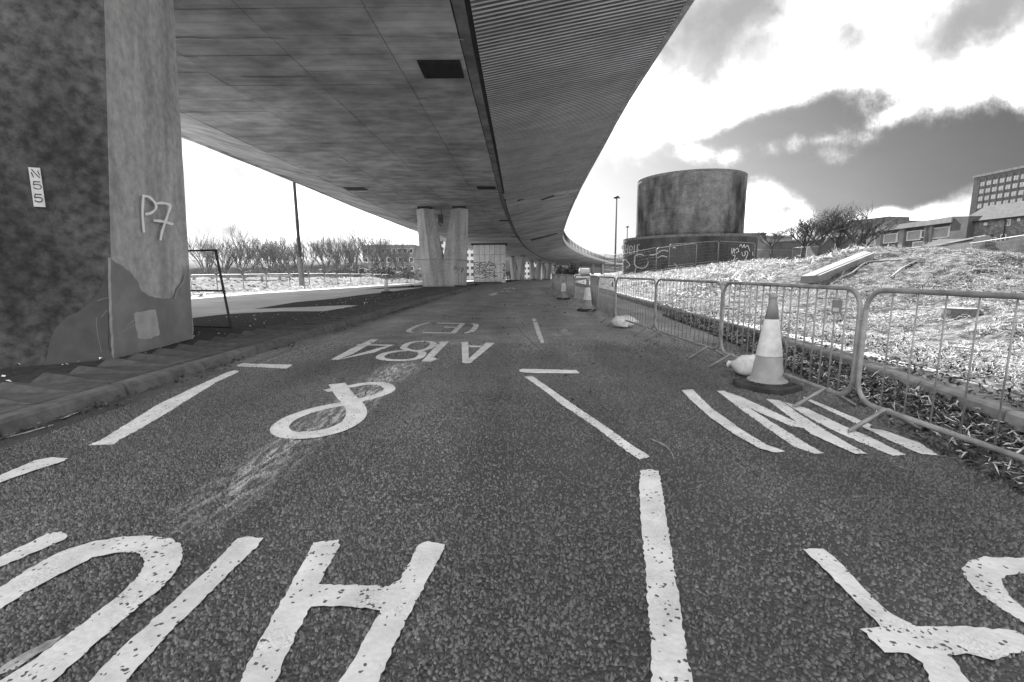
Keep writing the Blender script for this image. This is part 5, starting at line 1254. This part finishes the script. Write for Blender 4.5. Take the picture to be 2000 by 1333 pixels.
for (x0, y0, x1, y1) in ((1325, 800, 1385, 888), (1540, 795, 1576, 828), (1785, 757, 1842, 832), (1925, 740, 1956, 776), (1310, 955, 1382, 1008), (1622, 965, 1682, 1015), (1725, 930, 1790, 1000), (1510, 975, 1540, 1030)):
    pr = lambda x, y: on_plane(x, y, (HX, 0, 0), (1, 0, 0)); q = cv(Z5, [(x0, y1), (x1, y1), (x1, y0), (x0, y0)])
    yl, yr = pr(*q[0])[1], pr(*q[1])[1]; z0, z1 = pr((q[0][0] + q[1][0]) / 2, q[0][1])[2], pr((q[0][0] + q[1][0]) / 2, q[2][1])[2]
    quad_window(hs, [(HX, yl, z0), (HX, yr, z0), (HX, yr, z1), (HX, yl, z1)], (-1, 0, 0), .10, 'frame', 'board' if x0 == 1325 else 'darkglass')
# lean-to
p = on_plane(*cv(Z5, [(1640, 870)])[0], (HX, 0, 0), (1, 0, 0)); q = on_plane(*cv(Z5, [(1270, 938)])[0], (HX - 3, 0, 0), (1, 0, 0))
lt_ = MB(); lt_.hexa([(-3, p[1] - 45, -3), (0, p[1] - 45, -3), (0, p[1] - 45 + 6.5, -3), (-3, p[1] - 45 + 6.5, -3), (-3, p[1] - 45, 1.6), (0, p[1] - 45, 2.9), (0, p[1] - 45 + 6.5, 2.9), (-3, p[1] - 45 + 6.5, 1.6)]); lt_.obj('lean_to', 'stone', hs)
lr = MB(); lr.hexa([(-3.3, p[1] - 45.2, 1.55), (0, p[1] - 45.2, 2.95), (0, p[1] - 45 + 6.7, 2.95), (-3.3, p[1] - 45 + 6.7, 1.55), (-3.3, p[1] - 45.2, 1.7), (0, p[1] - 45.2, 3.1), (0, p[1] - 45 + 6.7, 3.1), (-3.3, p[1] - 45 + 6.7, 1.7)]); lr.obj('lean_to_roof', 'slate', hs)
# shops
SA, SB_ = at_y(1863, 431, 60.8), at_y(1575, 466, 98); SA[2] = 7.6
sh = empty('shop_parade', 'low boarded shop parade with sloping roof line on the right skyline', 'building', (SA[0], SA[1], 2))
dv = SB_[:2] - SA[:2]; Ls = float(np.linalg.norm(dv)); du = dv / Ls; dn = np.array([-du[1], du[0]]); dn = dn if dn[0] < 0 else -dn      # facing the road
def sp(s_, n_, z): return (SA[0] + du[0] * s_ + dn[0] * n_, SA[1] + du[1] * s_ + dn[1] * n_, z)
def sbox(s0, s1, n0, n1, z0, z1, name, m, parent=sh):
    return MB().hexa([sp(s0, n0, z0), sp(s1, n0, z0), sp(s1, n1, z0), sp(s0, n1, z0), sp(s0, n0, z1), sp(s1, n0, z1), sp(s1, n1, z1), sp(s0, n1, z1)]).obj(name, m, parent, world=True)
sbox(0, Ls, -8, -.3, 0, 7.0, 'wall', 'darkwall'); sbox(-.3, Ls + .3, -8.4, .5, 7.0, 7.7, 'roof_fascia', 'midwall'); sbox(-2.6, -.01, -7, .3, 0, 7.5, 'end_block', 'darkwall')
nrm3 = (dn[0], dn[1], 0); pr = lambda x, y: on_plane(x, y, sp(0, 0, 0), nrm3)
def s_of(p): return float(np.dot(np.array(p[:2]) - SA[:2], du))
for (x0, y0, x1, y1, m) in ((920, 850, 1110, 975, 'board'), (1115, 815, 1170, 960, 'darkglass'), (920, 990, 1150, 1045, 'board'), (630, 890, 790, 1000, 'board'), (795, 880, 850, 970, 'darkglass'), (365, 925, 515, 1030, 'board'), (520, 900, 570, 1015, 'darkglass'), (165, 955, 265, 1060, 'board'), (700, 1010, 900, 1075, 'board')):
    q = cv(Z5, [(x0, y1), (x1, y1), (x1, y0), (x0, y0)]); s0, s1 = s_of(pr(*q[0])), s_of(pr(*q[1])); zc0, zc1 = pr((q[0][0] + q[1][0]) / 2, q[0][1])[2], pr((q[0][0] + q[1][0]) / 2, q[2][1])[2]
    quad_window(sh, [sp(s0, -.28, zc0), sp(s1, -.28, zc0), sp(s1, -.28, zc1), sp(s0, -.28, zc1)], nrm3, .12, 'frame', m, False, depth=.12)
for x in (595, 885, 340, 905): s0 = s_of(pr(*cv(Z5, [(x, 950)])[0])); sbox(s0 - .5, s0 + .5, -.3, .1, 0, 6.98, 'pier', 'midwall')
px_strokes('graffiti', [cv(Z5, s_) for s_ in ([(925, 1040), (960, 1010), (985, 1040)], [(1000, 1040), (1005, 1010), (1030, 1035), (1040, 1005)], [(1060, 1035), (1065, 1010), (1090, 1015), (1085, 1035)], [(1100, 1035), (1115, 1010), (1140, 1010)])], 1.6, lambda x, y, i: on_plane(x, y, sp(0, -.2, 0), nrm3), 'sprayk', sh)
# long dark building behind, low blocks, retaining wall
lb_ = empty('long_building', 'long dark flat roofed building behind the right hand trees', 'building', (100, 130, 2))
def world_wall(name, pts, z0, z1, m, parent):   # closed footprint
    MB().prism([(float(p[0]), float(p[1])) for p in pts], z0, z1).obj(name, m, parent, world=True)
a, c, e = at_y(1594, 447, 150), at_y(1754, 430, 124), at_y(1803, 433, 127)
world_wall('wall', [a[:2], c[:2], e[:2], (e[0] + 8, e[1] + 30), (a[0] + 20, a[1] + 20)], -2, c[2], 'darkwall', lb_)
a2, c2, e2 = at_y(1650, 440, 150), at_y(1736, 423, 136), at_y(1777, 425, 138)
world_wall('upper_storey', [a2[:2], c2[:2], e2[:2], (e2[0] + 6, e2[1] + 14), (a2[0] + 14, a2[1] + 12)], c[2] - .01, c2[2], 'darkwall', lb_)
nl = np.array([-(c - a)[1], (c - a)[0]]); nl = nl / np.linalg.norm(nl); nl = nl if nl[1] < 0 else -nl
for k_ in range(14):
    f = .45 + k_ * .038; p = a + (c - a) * f; q = a + (c - a) * (f + .024)
    quad_window(lb_, [(p[0], p[1], c[2] - 4.2), (q[0], q[1], c[2] - 4.2), (q[0], q[1], c[2] - 3.2), (p[0], p[1], c[2] - 3.2)], (nl[0], nl[1], 0), .1, 'frame', 'glass', False)
ne = np.array([(e - c)[1], -(e - c)[0]]); ne = ne / np.linalg.norm(ne)
for f in (.18, .42, .64):
    p = c + (e - c) * f; q = c + (e - c) * (f + .06); quad_window(lb_, [(p[0], p[1], c[2] - 3.8), (q[0], q[1], c[2] - 3.8), (q[0], q[1], c[2] - 1.8), (p[0], p[1], c[2] - 1.8)], (ne[0], ne[1], 0), .1, 'frame', 'glass', False)
def low(pxa, pxb, pyt, D, dep, m, label, roof=False):
    p, q = at_y(pxa, pyt, D), at_y(pxb, pyt, D); t = empty('low_building', label, 'building', (p[0], D, 1))
    MB().box(0, q[0] - p[0], 0, dep, -2, p[2] - 1).obj('wall', m, t); MB().box(-.2, q[0] - p[0] + .2, -.2, dep + .2, p[2] - 1, p[2] - .7).obj('roof', 'midwall', t)
    Wb = q[0] - p[0]
    for k_ in range(max(2, int(Wb / 3))):
        x = .6 + k_ * 3.0
        if x + 1.4 < Wb: quad_window(t, [(p[0] + x, D, 1.2), (p[0] + x + 1.3, D, 1.2), (p[0] + x + 1.3, D, 2.6), (p[0] + x, D, 2.6)], (0, -1, 0), .1, 'frame', 'darkglass')
    return t
low(1482, 1548, 464, 84, 8, 'midwall', 'low grey brick building just right of the tower'); low(1530, 1576, 472, 80, 8, 'darkwall', 'low dark brick building behind the leftmost clump tree'); low(1455, 1495, 458, 100, 8, 'darkwall', 'dark block partly hidden behind the brick tower')
t = empty('retaining_wall', 'dark brick retaining wall below the terraced house', 'wall', (44, 50, 2))
a, c = at_y(1800, 486, 52), at_y(1925, 462, 42)
MB().hexa([(a[0], a[1], -1), (c[0], c[1], -1), (c[0] + .5, c[1] + .2, -1), (a[0] + .5, a[1] + .2, -1), tuple(a), tuple(c), (c[0] + .5, c[1] + .2, c[2]), (a[0] + .5, a[1] + .2, a[2])]).obj('wall', 'darkwall', t, world=True)
d_ = c - a; MB().hexa([tuple(a + np.array([-.1, -.05, 0])), tuple(c + np.array([-.1, -.05, 0])), tuple(c + np.array([.6, .25, 0])), tuple(a + np.array([.6, .25, 0])), tuple(a + np.array([-.1, -.05, .14])), tuple(c + np.array([-.1, -.05, .14])), tuple(c + np.array([.6, .25, .14])), tuple(a + np.array([.6, .25, .14]))]).obj('coping', 'midwall', t, world=True)
t = empty('gate_wall', 'dark yard wall with pale square pillars at the frame edge', 'wall', (44, 40, 2))
a, c = at_y(1925, 473, 42), at_y(2060, 465, 36)
MB().hexa([(a[0], a[1], -1), (c[0], c[1], -1), (c[0] + .5, c[1] + .2, -1), (a[0] + .5, a[1] + .2, -1), tuple(a), tuple(c), (c[0] + .5, c[1] + .2, c[2]), (a[0] + .5, a[1] + .2, a[2])]).obj('wall', 'darkwall', t, world=True)
for px, D in ((1905, 43), (1975, 39)):
    p = at_y(px, 463, D); MB().bev(p[0] - .5, p[0] + .5, p[1] - 1.0, p[1] - .3, 0, p[2], .04).obj('pillar', 'midwall', t, world=True)
# flat roofed block on the left, pale flats behind the piers
def block(px0, px1, pyt, D, dep, m, label, rows_, cols_, fm, gm, floor=3.0):
    p, q = at_y(px0, pyt, D), at_y(px1, pyt, D); Wb = q[0] - p[0]; zb_ = float(drop(D)); t = empty('apartment_block', label, 'building', (p[0], D, zb_))
    Hb = p[2] - zb_; MB().box(0, Wb, 0, dep, -3, Hb).obj('wall', m, t); MB().box(-.2, Wb + .2, -.2, dep + .2, Hb, Hb + .3).obj('roof', 'midwall', t)
    wf = None
    for r_ in range(rows_):
        for c_ in range(cols_):
            cw = Wb / cols_; zv = Hb - 2.4 - r_ * floor
            if wf is None:
                wf = MB(); wf.box(0, cw * .7, -.1, .02, 0, .12); wf.box(0, cw * .7, -.1, .02, 1.38, 1.5); wf.box(0, .12, -.1, .02, .12, 1.38); wf.box(cw * .7 - .12, cw * .7, -.1, .02, .12, 1.38)
                wf = wf.obj('window', fm, t); pn_ = MB().box(.1, cw * .7 - .1, -.05, -.02, .1, 1.4).obj('pane', gm, wf); o = wf
            else:
                o = wf.copy(); C.objects.link(o); z_ = pn_.copy(); C.objects.link(z_); z_.parent = o
            o.location = (c_ * cw + cw * .15, 0, zv)
    return t
block(708, 808, 481, 150, 12, 'midwall', 'flat roofed grey block behind the left trees', 3, 9, 'frame', 'darkglass', 2.9)
block(858, 936, 466, 190, 12, 'palewall', 'white block of flats seen between the mid pier and the tiled pier', 7, 8, 'palewall', 'darkglass', 2.6)
block(1022, 1064, 508, 230, 12, 'palewall', 'white block of flats seen between the distant piers', 4, 6, 'palewall', 'darkglass', 2.6)
